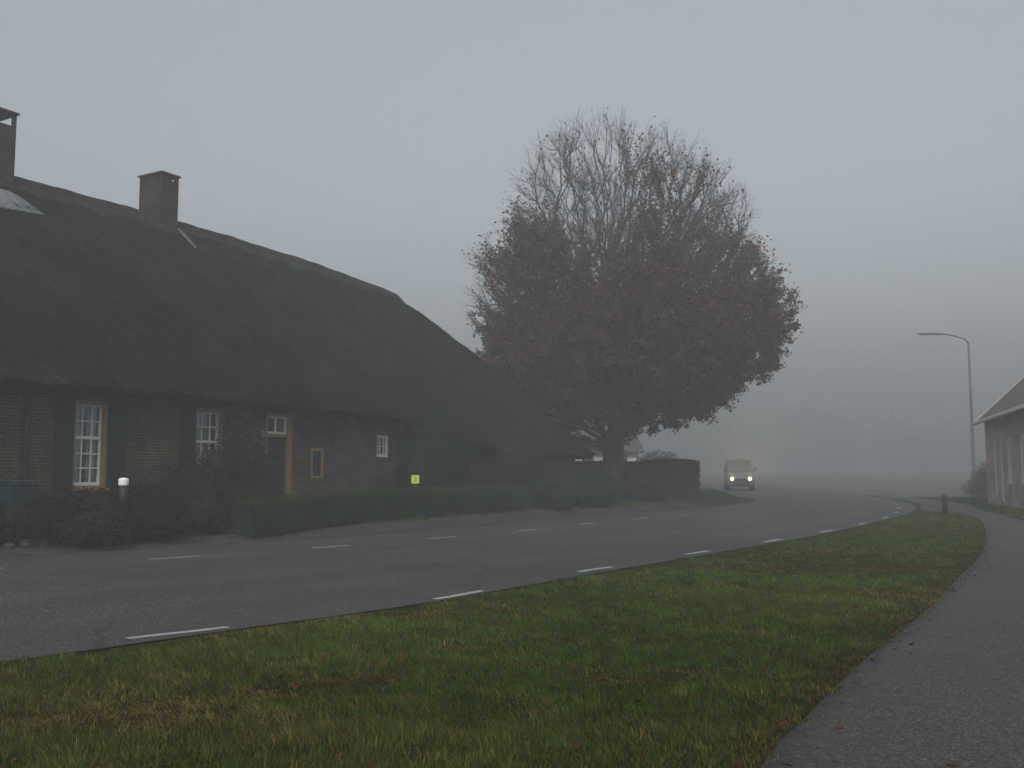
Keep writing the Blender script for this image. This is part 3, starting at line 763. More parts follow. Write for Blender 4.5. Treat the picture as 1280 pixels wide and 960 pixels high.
# small blind hatch with ochre frame
a, b, c_, d = SM; f = MB()
f.box(a+e, a+.07, -.012, .14, c_+e, d-e); f.box(b-.07, b-e, -.012, .14, c_+e, d-e); f.box(a+.07, b-.07, -.012, .14, d-.09, d-e); f.box(a+.07, b-.07, -.012, .14, c_+e, c_+.07)
ht = f.build('hatch', M['ochre'], house)
m = MB(); m.box(a+.072, b-.072, .04, .09, c_+.072, d-.092); m.box((a+b)/2-.006, (a+b)/2+.006, .032, .039, c_+.08, d-.1); m.build('hatch_board', M['door'], ht)
# wall lantern, downpipe
m = MB(); m.lathe([(.0,0),(.05,.01),(.065,.14),(.045,.17),(.0,.2)], (5.18,-.12,2.56), 10); m.box(5.16,5.2,-.07,-.001,2.68,2.71); m.build('wall_lamp', M['lead_dull'], house)
m = MB(); m.tube([(-1.5,-.07,.3),(-1.5,-.07,3.2),(-1.5,-.3,3.32)], .045, 10)
for z in (.9, 1.9, 2.9): m.box(-1.57,-1.43,-.13,-.001,z,z+.03)
m.build('downpipe', M['door'], house)
# iron anchor on the wall beside the small window
m = MB(); m.box(8.02,8.07,-.03,-.001,2.35,3.1); m.build('wall_anchor', M['navy'], house)

# ------------------------------------------------------------------ things along the front garden
def hpos(s, w_): 
    x, y = hw(s, w_); return (x, y, gz(x, y))
# wheelie bin
p = hpos(-2.05, -.62); bn = empty('wheelie_bin', p, HA); tag(bn, 'teal wheelie bin against the brick wall at the left edge', 'bin')
m = MB(); pr = [(.22,.27,0.05),(.25,.31,.75),(.29,.36,1.12)]
vs = []; 
for hx, hy, z in pr: vs += [(-hx,-hy,z),(hx,-hy,z),(hx,hy,z),(-hx,hy,z)]
m.add(vs, [(3,2,1,0)]+[(k*4+i, k*4+(i+1)%4, k*4+4+(i+1)%4, k*4+4+i) for k in (0,1) for i in range(4)]+[(8,9,10,11)]); m.build('body', M['teal'], bn)
m = MB(); m.box(-.32,.32,-.4,.37,1.122,1.17,bev=.02); m.box(-.26,.26,-.3,.3,1.171,1.22,bev=.03); m.tube([(-.28,.41,1.13),(.28,.41,1.13)],.018,8); m.build('lid', M['teal'], bn)
for sx in (-.27,.27):
    m = MB(); m.tube([(sx-.025,.27,.1),(sx+.025,.27,.1)],.1,16); m.build('wheel', M['tyre'], bn)
# dark post with white cap
px_, py_ = -8.04, 20.7; pz = gz(px_, py_)
po = empty('garden_post', (px_, py_, pz)); tag(po, 'slim dark brown post with a rounded white cap in front of the shutters', 'post')
m = MB(); m.lathe([(.085,-.1),(.08,1.0),(.08,1.22)], n=16); m.build('shaft', M['post'], po, smooth=True)
m = MB(); m.lathe([(.092,1.222),(.1,1.235),(.104,1.33),(.095,1.36),(.06,1.378),(.0,1.382)], n=18); m.build('cap', M['postcap'], po)

bush('shrub', 'low purple-brown shrub mass below the window with white bars', 'shrub', hpos(-.9,-1.2),
     [(-1.0,-.5,.42,1.0,.7,.55),(.2,.1,.48,.9,.7,.6),(1.1,.75,.52,.8,.7,.6),(-1.9,-1.3,.4,.9,.8,.55),(.35,-.55,.3,.75,.5,.42)], 900, .055, M['redshrub'])
bush('shrub', 'dark green shrub just behind the white-capped post', 'shrub', hpos(1.35,-1.2),
     [(0,0,.5,.7,.6,.7),(.5,.5,.62,.65,.55,.75),(.1,.5,.95,.4,.4,.55)], 850, .06, M['shrub'])
bush('shrub', 'tall feathery green shrub between the post and the climbing rose', 'shrub', hpos(2.35,-1.0),
     [(0,0,.75,.62,.5,.8),(.2,.3,1.3,.38,.38,.55)], 700, .06, M['shrub'], loose=.12)
bush('climbing_rose', 'tall loose climbing rose covering the second window', 'shrub', hpos(3.55,-.75),
     [(0,0,.75,.75,.5,.9),(.25,.4,1.35,.5,.4,.85),(.1,.15,2.0,.55,.36,.75),(-.35,-.4,1.2,.5,.4,.7),(.5,.75,1.1,.4,.4,.8)], 330, .075, M['rosehip'], stems=9, core=.0, loose=.3)
bush('shrub', 'low dark shrub at the foot of the climbing rose', 'shrub', hpos(2.9,-1.85),
     [(0,0,.4,.8,.6,.5),(-.8,-.9,.38,.7,.6,.5),(.6,.9,.35,.6,.6,.45)], 850, .055, M['shrub'])
bush('wall_creeper', 'thin leafy creeper on the brick left of the door', 'creeper', hpos(4.85,-.22),
     [(0,0,.6,.3,.16,.6),(.08,.13,1.25,.25,.14,.5),(-.05,-.1,1.85,.22,.12,.35)], 330, .06, M['shrub'], core=0, loose=.3)
hedge('clipped_hedge', 'long low clipped green hedge along the roadside in front of the farmhouse', [hw(2.3,-2.45),hw(5,-2.3),hw(8,-2.2),hw(11.5,-2.2),hw(14.9,-2.35)], .75, .78, 900, .05, M['hedge'], M['hedge_lit'])
bush('evergreen_shrub', 'tall dark evergreen shrub under the sweep of the thatch', 'shrub', hpos(11.5,-1.1),
     [(0,0,.9,1.0,.85,1.0),(0,0,1.7,.85,.75,1.0),(.15,.2,2.45,.5,.5,.7),(-.3,-.5,1.1,.75,.7,.95),(.55,.75,1.0,.6,.6,1.0)], 620, .075, M['ever'])
bush('shrub', 'loose brown-green shrub against the black boards of the barn', 'shrub', hpos(14.6,-1.6),
     [(0,0,.8,.8,.6,.9),(.3,.5,1.6,.6,.5,.8),(.9,1.4,1.5,.6,.5,.8)], 420, .07, M['rosehip'], loose=.2, core=.6)
bush('box_ball', 'rounded clipped box bush at the end of the long hedge', 'bush', hpos(16.3,-2.75),
     [(0,0,.42,.78,.78,.55)], 1100, .05, M['hedge'])
bush('shrub', 'dark bushy shrub at the foot of the big tree', 'shrub', hpos(19.0,-2.9),
     [(0,0,.5,.8,.7,.62),(.4,.8,.6,.75,.7,.65),(-.5,-.6,.35,.7,.6,.5)], 800, .06, M['ever'])
bush('shrub', 'low green shrub between the big tree and the russet hedge', 'shrub', (5.0,40.4,gz(5.0,40.4)),
     [(0,0,.35,.8,.6,.45),(.7,.3,.28,.6,.5,.35)], 800, .06, M['shrub'])
# number plate on a short peg
sp = hw(10.0,-1.55); spz = gz(*sp)
sg = empty('number_sign', (sp[0], sp[1], spz), HA); tag(sg, 'small square yellow number plate on a peg behind the clipped hedge', 'sign')
m = MB(); m.box(-.02,.02,-.02,.02,-.1,1.0); m.build('peg', M['wood'], sg)
az = R(-38); 
pl = MB(); pl.box(-.115,.115,-.012,.0,.94,1.19,bev=.004); plo = pl.build('plate', M['yellow'], sg); plo.location = (0,-.025,0)
cu = bpy.data.curves.new('numeral', 'FONT'); cu.body = '2'; cu.size = .2; cu.align_x = 'CENTER'; cu.align_y = 'CENTER'; cu.extrude = .002
num = bpy.data.objects.new('numeral', cu); COL.objects.link(num); num.parent = plo; num.location = (0,-.0155,1.065); num.rotation_euler = (R(90),0,0); 
nme = bpy.data.meshes.new_from_object(num); nme.materials.clear(); nme.materials.append(M['ink'])
nmo = bpy.data.objects.new('numeral', nme); COL.objects.link(nmo); nmo.parent = plo; nmo.location = num.location; nmo.rotation_euler = num.rotation_euler
bpy.data.objects.remove(num); nmo.name = 'numeral'
sg.rotation_euler = (0,0,math.atan2(-sp[0], sp[1])*1.0)
# a few pale stones on the verge
for k, (x, y, r_) in enumerate([(-9.55,19.75,.2),(-9.3,19.95,.16),(-9.15,20.15,.13),(-9.75,19.5,.15)]):
    m = MB(); r_ *= .75; ellipsoid_core(m, (0,0,r_*.4), (r_,r_*.8,r_*.6), k*2.7, 10, 7, 1.0)
    o = m.build('stone', M['stone'], smooth=True, loc=(x, y, gz(x, y)))
    tag(o, 'pale weathered stone lying on the verge below the purple-brown shrubs', 'stone', 'stones on the far verge')

# ------------------------------------------------------------------ the big copper beech
def big_tree():
    TX, TY = 4.3, 43.0; TZ = gz(TX, TY)
    k = 43/46.
    zz = np.array([2.6,3.3,4.5,6.0,7.7,8.85,10.8,11.6,12.2,13.5,15.5,16.7,17.5])*k-.15
    shr = np.array([.3,.3,.4,.6,.7,.75,.75,.7,.8,.9,.9,.7,.2])
    xl = np.array([1.4,.2,-.8,-1.3,-1.7,-1.85,-2.0,-1.1,-.5,-1.0,-.4,.9,2.2])*k
    xr = np.array([5.4,6.4,9.8,11.6,12.9,13.1,12.6,12.4,12.3,12.0,10.3,8.2,5.0])*k
    xl = xl+shr; xr = xr-shr-.45
    rng = np.random.default_rng(5)
    n = 21000
    P = np.column_stack([rng.uniform(-3,13.5,n), rng.uniform(-6.5,6.5,n), rng.uniform(2.3,16.2,n)])
    L = np.interp(P[:,2], zz, xl); Rr = np.interp(P[:,2], zz, xr)
    c = (L+Rr)/2; hx = (Rr-L)/2; hy = hx*.86
    lump = .74+.34*vnoise(P, .45, 2)+.3*vnoise(P, .2, 12)
    lump = np.where(P[:,2] < 8, np.maximum(lump, .95), lump)
    q = np.hypot((P[:,0]-c)/hx, P[:,1]/hy)/lump
    keep = (q < 1) & (rng.random(n) < (.35+.65*q)*np.interp(P[:,2], [9,15], [1,.62]))
    # leave the house its space
    dx, dy = P[:,0]-HX, P[:,1]+TY-HY
    s = dx*math.cos(HA)+dy*math.sin(HA); w_ = -dx*math.sin(HA)+dy*math.cos(HA)
    rz = np.clip(9.4-1.05*np.abs(5-w_), 0, 9.4); rz = np.minimum(rz, 8.9-(s-17.2)*1.05)
    rz = np.minimum(rz, 8.9-(s-17.2)*1.25)
    clear = ~((w_ > -1.9) & (w_ < 12) & (s < 23.2) & (P[:,2] < np.maximum(rz, 2.8)+.5))
    keep &= clear
    A = P[keep]-np.array([TX, 0, 0])     # attractors relative to trunk
    # balanced spanning tree: every point joins where reach plus way back to the root is shortest
    nodes = [np.array([0,0,-.3])]; par = [-1]
    for z in np.arange(.1, 3.0, .4):
        nodes.append(np.array([.04*z, .02*z, z])); par.append(len(nodes)-2)
    nb = len(nodes); m_ = len(A)
    Nn = np.vstack([np.array(nodes), A]); par = par+[-1]*m_
    plen = np.zeros(len(Nn)); 
    for i in range(1, nb): plen[i] = plen[i-1]+np.linalg.norm(Nn[i]-Nn[i-1])
    BF = .55
    cost = np.full(m_, 1e9); best = np.zeros(m_, int)
    for i in range(nb-2, nb):
        dd = np.linalg.norm(A-Nn[i], axis=1)+BF*plen[i]
        k = dd < cost; cost[k] = dd[k]; best[k] = i
    free = np.ones(m_, bool); order = list(range(nb))
    for it in range(m_):
        j = int(np.where(free, cost, 1e9).argmin()); free[j] = False
        gi = nb+j; par[gi] = int(best[j]); order.append(gi)
        plen[gi] = plen[best[j]]+np.linalg.norm(A[j]-Nn[best[j]])
        dd = np.linalg.norm(A-A[j], axis=1)*1.0+BF*plen[gi]
        k = free & (dd < cost); cost[k] = dd[k]; best[k] = gi
    # renumber so that parents come first, then relax kinks
    order = np.array(order); inv = np.empty(len(order), int); inv[order] = np.arange(len(order))
    par = [-1]+[int(inv[par[o]]) for o in order[1:]]; Nn = Nn[order]
    pa = np.array([max(p, 0) for p in par])
    for _ in range(3):
        acc = np.zeros_like(Nn); cnt = np.zeros(len(Nn)); np.add.at(acc, pa[1:], Nn[1:]); np.add.at(cnt, pa[1:], 1)
        k = (cnt > 0); k[:nb] = False
        Nn[k] = .6*Nn[k]+.2*Nn[pa][k]+.2*acc[k]/cnt[k][:,None]
    par = np.array(par); n = len(Nn)
    ch = [[] for _ in range(n)]
    for i in range(1, n): ch[par[i]].append(i)
    r = np.zeros(n); size = np.zeros(n)
    for i in range(n-1, -1, -1):
        if not ch[i]: r[i] = .012
        else: r[i] = (sum(r[c]**2.05 for c in ch[i]))**(1/2.05)
    r = .007+r*(.44/r[0])
    r = np.maximum(r, .011)
    r[0] *= 1.5; r[1] *= 1.2
    root = empty('copper_beech', (TX, TY, TZ)); tag(root, 'big broad beech with bare twigs on top and dense russet leaves below', 'tree')
    tb = MB(); tw = MB()
    # chains
    todo = [(0, None)]
    while todo:
        i, p = todo.pop(); chain = ([p] if p is not None else [])+[i]
        while ch[chain[-1]]:
            cs = sorted(ch[chain[-1]], key=lambda c: -r[c])
            for c in cs[1:]: todo.append((c, chain[-1]))
            chain.append(cs[0])
        rr = [r[q] for q in chain]
        if p is not None: rr[0] = min(rr[0], rr[1]*1.15)
        pts = [Nn[q] for q in chain]
        if len(pts) < 2: continue
        big = max(rr) > .03
        (tb if big else tw).tube(pts, [float(x) for x in rr], 10 if max(rr) > .2 else (6 if big else 3), cap=False)
    tb.build('trunk', M['bark'], root, smooth=True)
    # twigs + leaves
    thin = np.where(r < .034)[0]; thin = thin[thin > 8]
    leafC = []; leafS = []
    cc = np.array([4.9, 0, 9.0])
    for i in thin:
        p = Nn[i]; pd = unit(p-Nn[par[i]]); z = p[2]
        up = np.clip((z-8.5)/6, 0, 1)
        for k in range(3 if z < 10 else 4):
            out = unit(p-cc)
            d = unit(pd*1.0+out*.35+rng.normal(0,.42,3)+np.array([0,0,.25+.35*up if z > 6 else -.15]))
            Lg = rng.uniform(.4, .95)*(1+.3*up)
            b = p+d*Lg*.5+rng.normal(0,.04,3); d2_ = unit(d+rng.normal(0,.3,3)+np.array([0,0,.15*up-.12*(1-up)])); e_ = b+d2_*Lg*.5
            tw.tube([p, b, e_], [.0075,.0055,.003], 3, cap=False)
            subs = [(p, b), (b, e_)]
            for q in range(2):
                t0 = p+(e_-p)*rng.uniform(.3,.85); dd = unit(d+rng.normal(0,.65,3)); t1 = t0+dd*Lg*rng.uniform(.25,.5)
                tw.tube([t0, t1], [.005,.003], 3, cap=False); subs.append((t0, t1))
            dens = np.clip((13.4-z)/6.6, 0, 1)**1.7
            loc = vnoise(p[None]+50, .42, 8)[0]
            dens = np.clip(dens*1.25-(.63-loc)*2.0*np.clip((z-5.5)/2.5,0,1), .012, 1)*(1+1.0*np.clip((7.5-z)/3,0,1))
            for a, c in subs:
                nl = rng.poisson(7.0*dens)
                if nl:
                    t = rng.random(nl)[:,None]; leafC.append(a+(c-a)*t+rng.normal(0,.07,(nl,3)))
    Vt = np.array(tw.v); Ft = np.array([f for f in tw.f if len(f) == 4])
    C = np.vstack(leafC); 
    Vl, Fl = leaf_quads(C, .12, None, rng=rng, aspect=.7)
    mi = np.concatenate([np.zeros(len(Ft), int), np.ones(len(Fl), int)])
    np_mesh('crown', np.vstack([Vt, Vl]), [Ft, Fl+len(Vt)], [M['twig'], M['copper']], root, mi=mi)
    if TESTLOG: print('beech nodes', n, 'leaves', len(C), 'twig faces', len(Ft))
big_tree()

# ------------------------------------------------------------------ beyond the house
hedge('russet_hedge', 'square clipped russet beech hedge beyond the big tree', [(8.0,43.6),(5.2,45.2),(2.0,46.6)], 1.0, 1.6, 420, .11, M['russet_hedge'], wob=.09)
# pale house behind the tree
ph = empty('pale_house', (4.2,66,gz(4.2,66)), R(8)); tag(ph, 'pale rendered house glimpsed behind the trunk of the big tree', 'house')
m = MB(); m.box(-1.0,3.6,-2.5,3.5,-.5,2.6)
m.add([(-1.0,-2.5,2.6),(-1.0,3.5,2.6),(-1.0,.5,4.3)], [(0,1,2)]); m.add([(3.6,-2.5,2.6),(3.6,3.5,2.6),(3.6,.5,4.3)], [(2,1,0)]); m.build('wall', M['plaster'], ph)
m = MB()
for a, b in (((-2.9,2.36),(.5,4.4)), ((3.9,2.36),(.5,4.4))):
    y0, z0 = a; y1, z1 = b
    vs = [(-1.3,y0,z0),(3.9,y0,z0),(3.9,y1,z1),(-1.3,y1,z1)]; m.add(vs+[(x,y,z-.12) for x,y,z in vs], [(0,1,2,3),(7,6,5,4),(0,4,5,1),(1,5,6,2),(2,6,7,3),(3,7,4,0)])
m.build('roof', M['tiles_pale'], ph)
for x in (-.2, 2.0):
    m = MB(); m.box(x,x+.9,-2.55,-2.502,.9,2.2); wn = m.build('window', M['white'], ph)
    m = MB(); m.box(x+.07,x+.42,-2.565,-2.551,.97,2.13); m.box(x+.48,x+.83,-2.565,-2.551,.97,2.13); m.build('pane', M['vanglass'], wn)
def simple_post(name, label, x, y, h, r_, mat, cat='post'):
    m = MB(); m.lathe([(r_,-.2),(r_,h*.5),(r_*.95,h-r_*.6),(r_*.7,h-.02),(0,h)], n=12)
    o = m.build(name, mat, smooth=True, loc=(x, y, gz(x, y))); return tag(o, label, cat)
simple_post('white_post', 'thin white post behind the russet hedge', 6.05, 48.0, 2.0, .06, M['white'])
simple_post('dark_post', 'thin dark post sticking up behind the end of the russet hedge', 7.75, 49.0, 1.78, .07, M['bark'])
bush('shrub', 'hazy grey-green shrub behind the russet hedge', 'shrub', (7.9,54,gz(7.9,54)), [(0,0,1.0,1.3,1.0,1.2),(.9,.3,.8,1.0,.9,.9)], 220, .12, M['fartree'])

# bollard at the tip of the verge
bx, by = 15.2, 35.2
bo = empty('bollard', (bx, by, gz(bx, by))); tag(bo, 'short dark round bollard at the tip of the grass verge', 'bollard')
m = MB(); m.lathe([(.085,-.1),(.085,.5),(.085,.62),(.07,.68),(.0,.7)], n=14); m.build('shaft', M['bollard'], bo, smooth=True)
m = MB(); m.lathe([(.09,.5),(.09,.57)], n=14); m.build('band', M['post'], bo)

# street lamp
lx, ly = 27.75, 60.0; lz = gz(lx, ly)
la = empty('street_lamp', (lx, ly, lz)); tag(la, 'tall grey street lamp with a curved arm standing by the brick house', 'street lamp')
m = MB(); m.lathe([(.13,-.2),(.13,1.4),(.1,1.45),(.085,5),(.065,9.0)], n=14)
m.build('pole', M['metal'], la, smooth=True)
m = MB(); m.tube([(0,0,8.98),(-.02,0,9.12),(-.12,0,9.28),(-.35,0,9.42),(-.9,0,9.58),(-1.5,0,9.68),(-1.75,0,9.68)], [.06,.055,.05,.046,.042,.04,.04], 10); m.build('arm', M['metal'], la, smooth=True)
m = MB(); vs = []; prof = [(-1.6,.05,.05),(-1.75,.1,.09),(-2.2,.16,.11),(-2.7,.17,.1),(-3.0,.11,.06),(-3.08,.03,.02)]
for x, hy, hz in prof:
    for j in range(10):
        t = 2*math.pi*j/10; vs.append((x, hy*math.cos(t), 9.67+hz*math.sin(t)*(1 if math.sin(t) > 0 else .7)))
m.add(vs, [(i*10+j, i*10+(j+1)%10, (i+1)*10+(j+1)%10, (i+1)*10+j) for i in range(5) for j in range(10)]+[tuple(range(9,-1,-1)), tuple(range(50,60))]); hd = m.build('lamp_head', M['metal'], la, smooth=True)
m = MB(); m.box(-2.85,-1.95,-.11,.11,9.575,9.6,bev=.008); m.build('lens', M['postcap'], hd)

# brick house on the right
cx, cy = 21.85, 46.0; ang = math.atan2(-.956, -.293)      # local x runs towards the viewer along the wall, local y points away from the house
gzr = gz(cx, cy)
rh = empty('brick_house', (cx, cy, gzr), ang); tag(rh, 'brick house with a dark tiled roof cut off by the right edge', 'house')
EV = 3.85
holes = [(2.0,2.75,.35,2.75),(3.6,4.35,.15,3.0),(5.2,6.4,.9,2.75),(8.0,9.2,.9,2.75)]
m = MB(); wall_cells(m, 0, 12, -.4, EV, 0, .3, holes)
# the wall's outer face is y=0 with the house on +y side
m.box(0,.3,.3,8,-.4,EV); m.box(11.7,12,.3,8,-.4,EV); m.box(.3,11.7,7.7,8,-.4,EV)
m.add([(0,0,EV),(0,8,EV),(0,4,EV+3.75)], [(0,1,2)]); m.add([(12,0,EV),(12,8,EV),(12,4,EV+3.75)], [(2,1,0)])
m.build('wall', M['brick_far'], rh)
m = MB()
for sgn in (0, 1):
    y0, y1 = (-.35, 4.0) if sgn == 0 else (8.35, 4.0)
    z0, z1 = EV-.25, EV+3.9
    vs = [(-.25,y0,z0),(12.25,y0,z0),(12.25,y1,z1),(-.25,y1,z1)]; m.add(vs+[(x,y,z+.13) for x,y,z in vs], [(0,1,2,3),(7,6,5,4),(0,4,5,1),(1,5,6,2),(2,6,7,3),(3,7,4,0)])
rr_ = m.build('roof', M['tiles_pale'], rh)
m = MB(); m.box(-.3,12.3,-.5,-.36,EV-.28,EV-.14,bev=.02); m.build('gutter', M['fascia'], rr_)
m = MB()
for y0, y1 in ((-.38,4.0),(8.38,4.0)):
    vs = [(-.29,y0,EV-.3),(-.29,y1,EV+3.88),(-.29,y1,EV+4.06),(-.29,y0,EV-.1)]
    m.add(vs+[(-.255,y,z) for _,y,z in vs], [(0,1,2,3),(7,6,5,4),(0,4,5,1),(1,5,6,2),(2,6,7,3),(3,7,4,0)])
m.build('bargeboard', M['fascia'], rr_)
for (a, b, c_, d) in holes:
    m = MB(); e = .003
    m.box(a+e,a+.09,.05,.14,c_+e,d-e); m.box(b-.09,b-e,.05,.14,c_+e,d-e); m.box(a+.09,b-.09,.05,.14,d-.09,d-e); m.box(a+.09,b-.09,.05,.14,c_+e,c_+.09)
    m.box((a+b)/2-.03,(a+b)/2+.03,.06,.13,c_+.09,d-.09); m.box(a+.09,(a+b)/2-.03,.06,.13,c_+(d-c_)*.68,c_+(d-c_)*.68+.05); m.box((a+b)/2+.03,b-.09,.06,.13,c_+(d-c_)*.68,c_+(d-c_)*.68+.05)
    wn = m.build('window', M['white'], rh)
    m = MB(); m.box(a+.08,b-.08,.131,.137,c_+.08,d-.08); m.build('pane', M['vanglass'], wn)
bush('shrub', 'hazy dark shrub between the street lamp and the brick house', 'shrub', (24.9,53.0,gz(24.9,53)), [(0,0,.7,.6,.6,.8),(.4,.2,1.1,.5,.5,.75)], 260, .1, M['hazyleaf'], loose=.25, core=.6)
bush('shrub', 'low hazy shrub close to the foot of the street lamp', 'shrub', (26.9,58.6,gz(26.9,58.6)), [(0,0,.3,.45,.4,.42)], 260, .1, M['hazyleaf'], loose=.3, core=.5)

# the van with its headlights on
vx, vy = 15.35, 67.0; vz = float(zt(vx, vy))+.014
va = empty('van', (vx, vy, vz), R(-10)); tag(va, 'grey van coming through the fog with both headlights on', 'van')
# local: front faces -y
def hull(sections, mi=0):
    m = MB(); n = len(sections[0])
    for s_ in sections: m.v.extend(s_)
    for k in range(len(sections)-1):
        for j in range(n): m.f.append((k*n+j, k*n+(j+1)%n, (k+1)*n+(j+1)%n, (k+1)*n+j)); m.m.append(mi)
    m.f.append(tuple(range(n-1,-1,-1))); m.m.append(mi); o = (len(sections)-1)*n; m.f.append(tuple(range(o,o+n))); m.m.append(mi)
    return m
def sec(y, hw_, z0, z1, tw_):
    return [(-hw_*.93,y,z0),(hw_*.93,y,z0),(hw_,y,z0+.12),(hw_,y,z0+(z1-z0)*.5),(tw_,y,z1-.1),(tw_*.9,y,z1),(-tw_*.9,y,z1),(-tw_,y,z1-.1),(-hw_,y,z0+(z1-z0)*.5),(-hw_,y,z0+.12)]
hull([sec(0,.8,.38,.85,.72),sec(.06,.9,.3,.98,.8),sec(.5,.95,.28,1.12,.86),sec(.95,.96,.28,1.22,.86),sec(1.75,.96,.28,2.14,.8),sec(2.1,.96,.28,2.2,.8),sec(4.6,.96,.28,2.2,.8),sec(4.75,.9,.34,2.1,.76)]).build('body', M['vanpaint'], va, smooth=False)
m = MB(); vs = [(-.72,.98,1.28),(.72,.98,1.28),(.68,1.66,2.03),(-.68,1.66,2.03)]; m.add([(x,y-.035,z+.03) for x,y,z in vs]+vs, [(0,1,2,3),(0,4,5,1),(1,5,6,2),(2,6,7,3),(3,7,4,0)]); m.build('windscreen', M['vanglass'], va)
m = MB(); m.box(-.9,.9,-.06,-.005,.34,.56,bev=.03); m.build('bumper', M['tyre'], va)
m = MB(); m.box(-.42,.42,-.03,-.003,.62,.8,bev=.01); m.build('grille', M['tyre'], va)
for sx in (-1, 1):
    m = MB(); m.box(sx*1.0-.09,sx*1.0+.09,1.0,1.12,1.3,1.6,bev=.03); m.build('mirror', M['tyre'], va)
    for yy in (.95, 3.75):
        m = MB(); m.tube([(sx*.86-.1,yy,.33),(sx*.86+.1,yy,.33)], .33, 20); wh = m.build('wheel', M['tyre'], va)
        m = MB(); m.tube([(sx*.96,yy,.33),(sx*.97,yy,.33)], .19, 14); m.build('rim', M['metal'], wh)
    m = MB(); m.tube([(sx*.58,-.02,.8),(sx*.58,-.05,.8)], [.11,.1], 16); hl = m.build('headlight', M['beam'], va)
    m = MB(); m.box(sx*.64-.08,sx*.64+.08,-.075,-.061,.4,.48); m.build('indicator', M['reflector'], va)
    ld = bpy.data.lights.new('headlight_beam', 'SPOT'); ld.energy = 1500; ld.color = (1,.74,.4); ld.spot_size = R(50); ld.spot_blend = 1; ld.shadow_soft_size = .1
    lo = bpy.data.objects.new('headlight_beam', ld); COL.objects.link(lo); lo.parent = hl; lo.location = (sx*.58,-.12,.8); lo.rotation_euler = (R(109),0,R(180))

# far-off wood, its leaves coloured pale to sink into the fog
rng = np.random.default_rng(77); C = []
for k in range(150):
    x = rng.uniform(-40, 190); y = 232+rng.uniform(-10, 26); h = (6+11*vnoise(np.array([[x, 0.]]), .05, 61)[0]+5*vnoise(np.array([[x, 9.]]), .2, 62)[0])*np.clip(.45+(x+40)/150, .45, 1)
    n_ = 420; q = unit(rng.normal(size=(n_,3)))*rng.uniform(.1,1,(n_,1))**.45
    C.append(np.array([x, y, float(zt(x, y))+h*.52])+q*np.array([rng.uniform(4,8), 4, h*.55]))
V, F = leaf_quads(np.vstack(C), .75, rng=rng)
tag(np_mesh('far_wood', V, F, M['fartree']), kind='stuff')

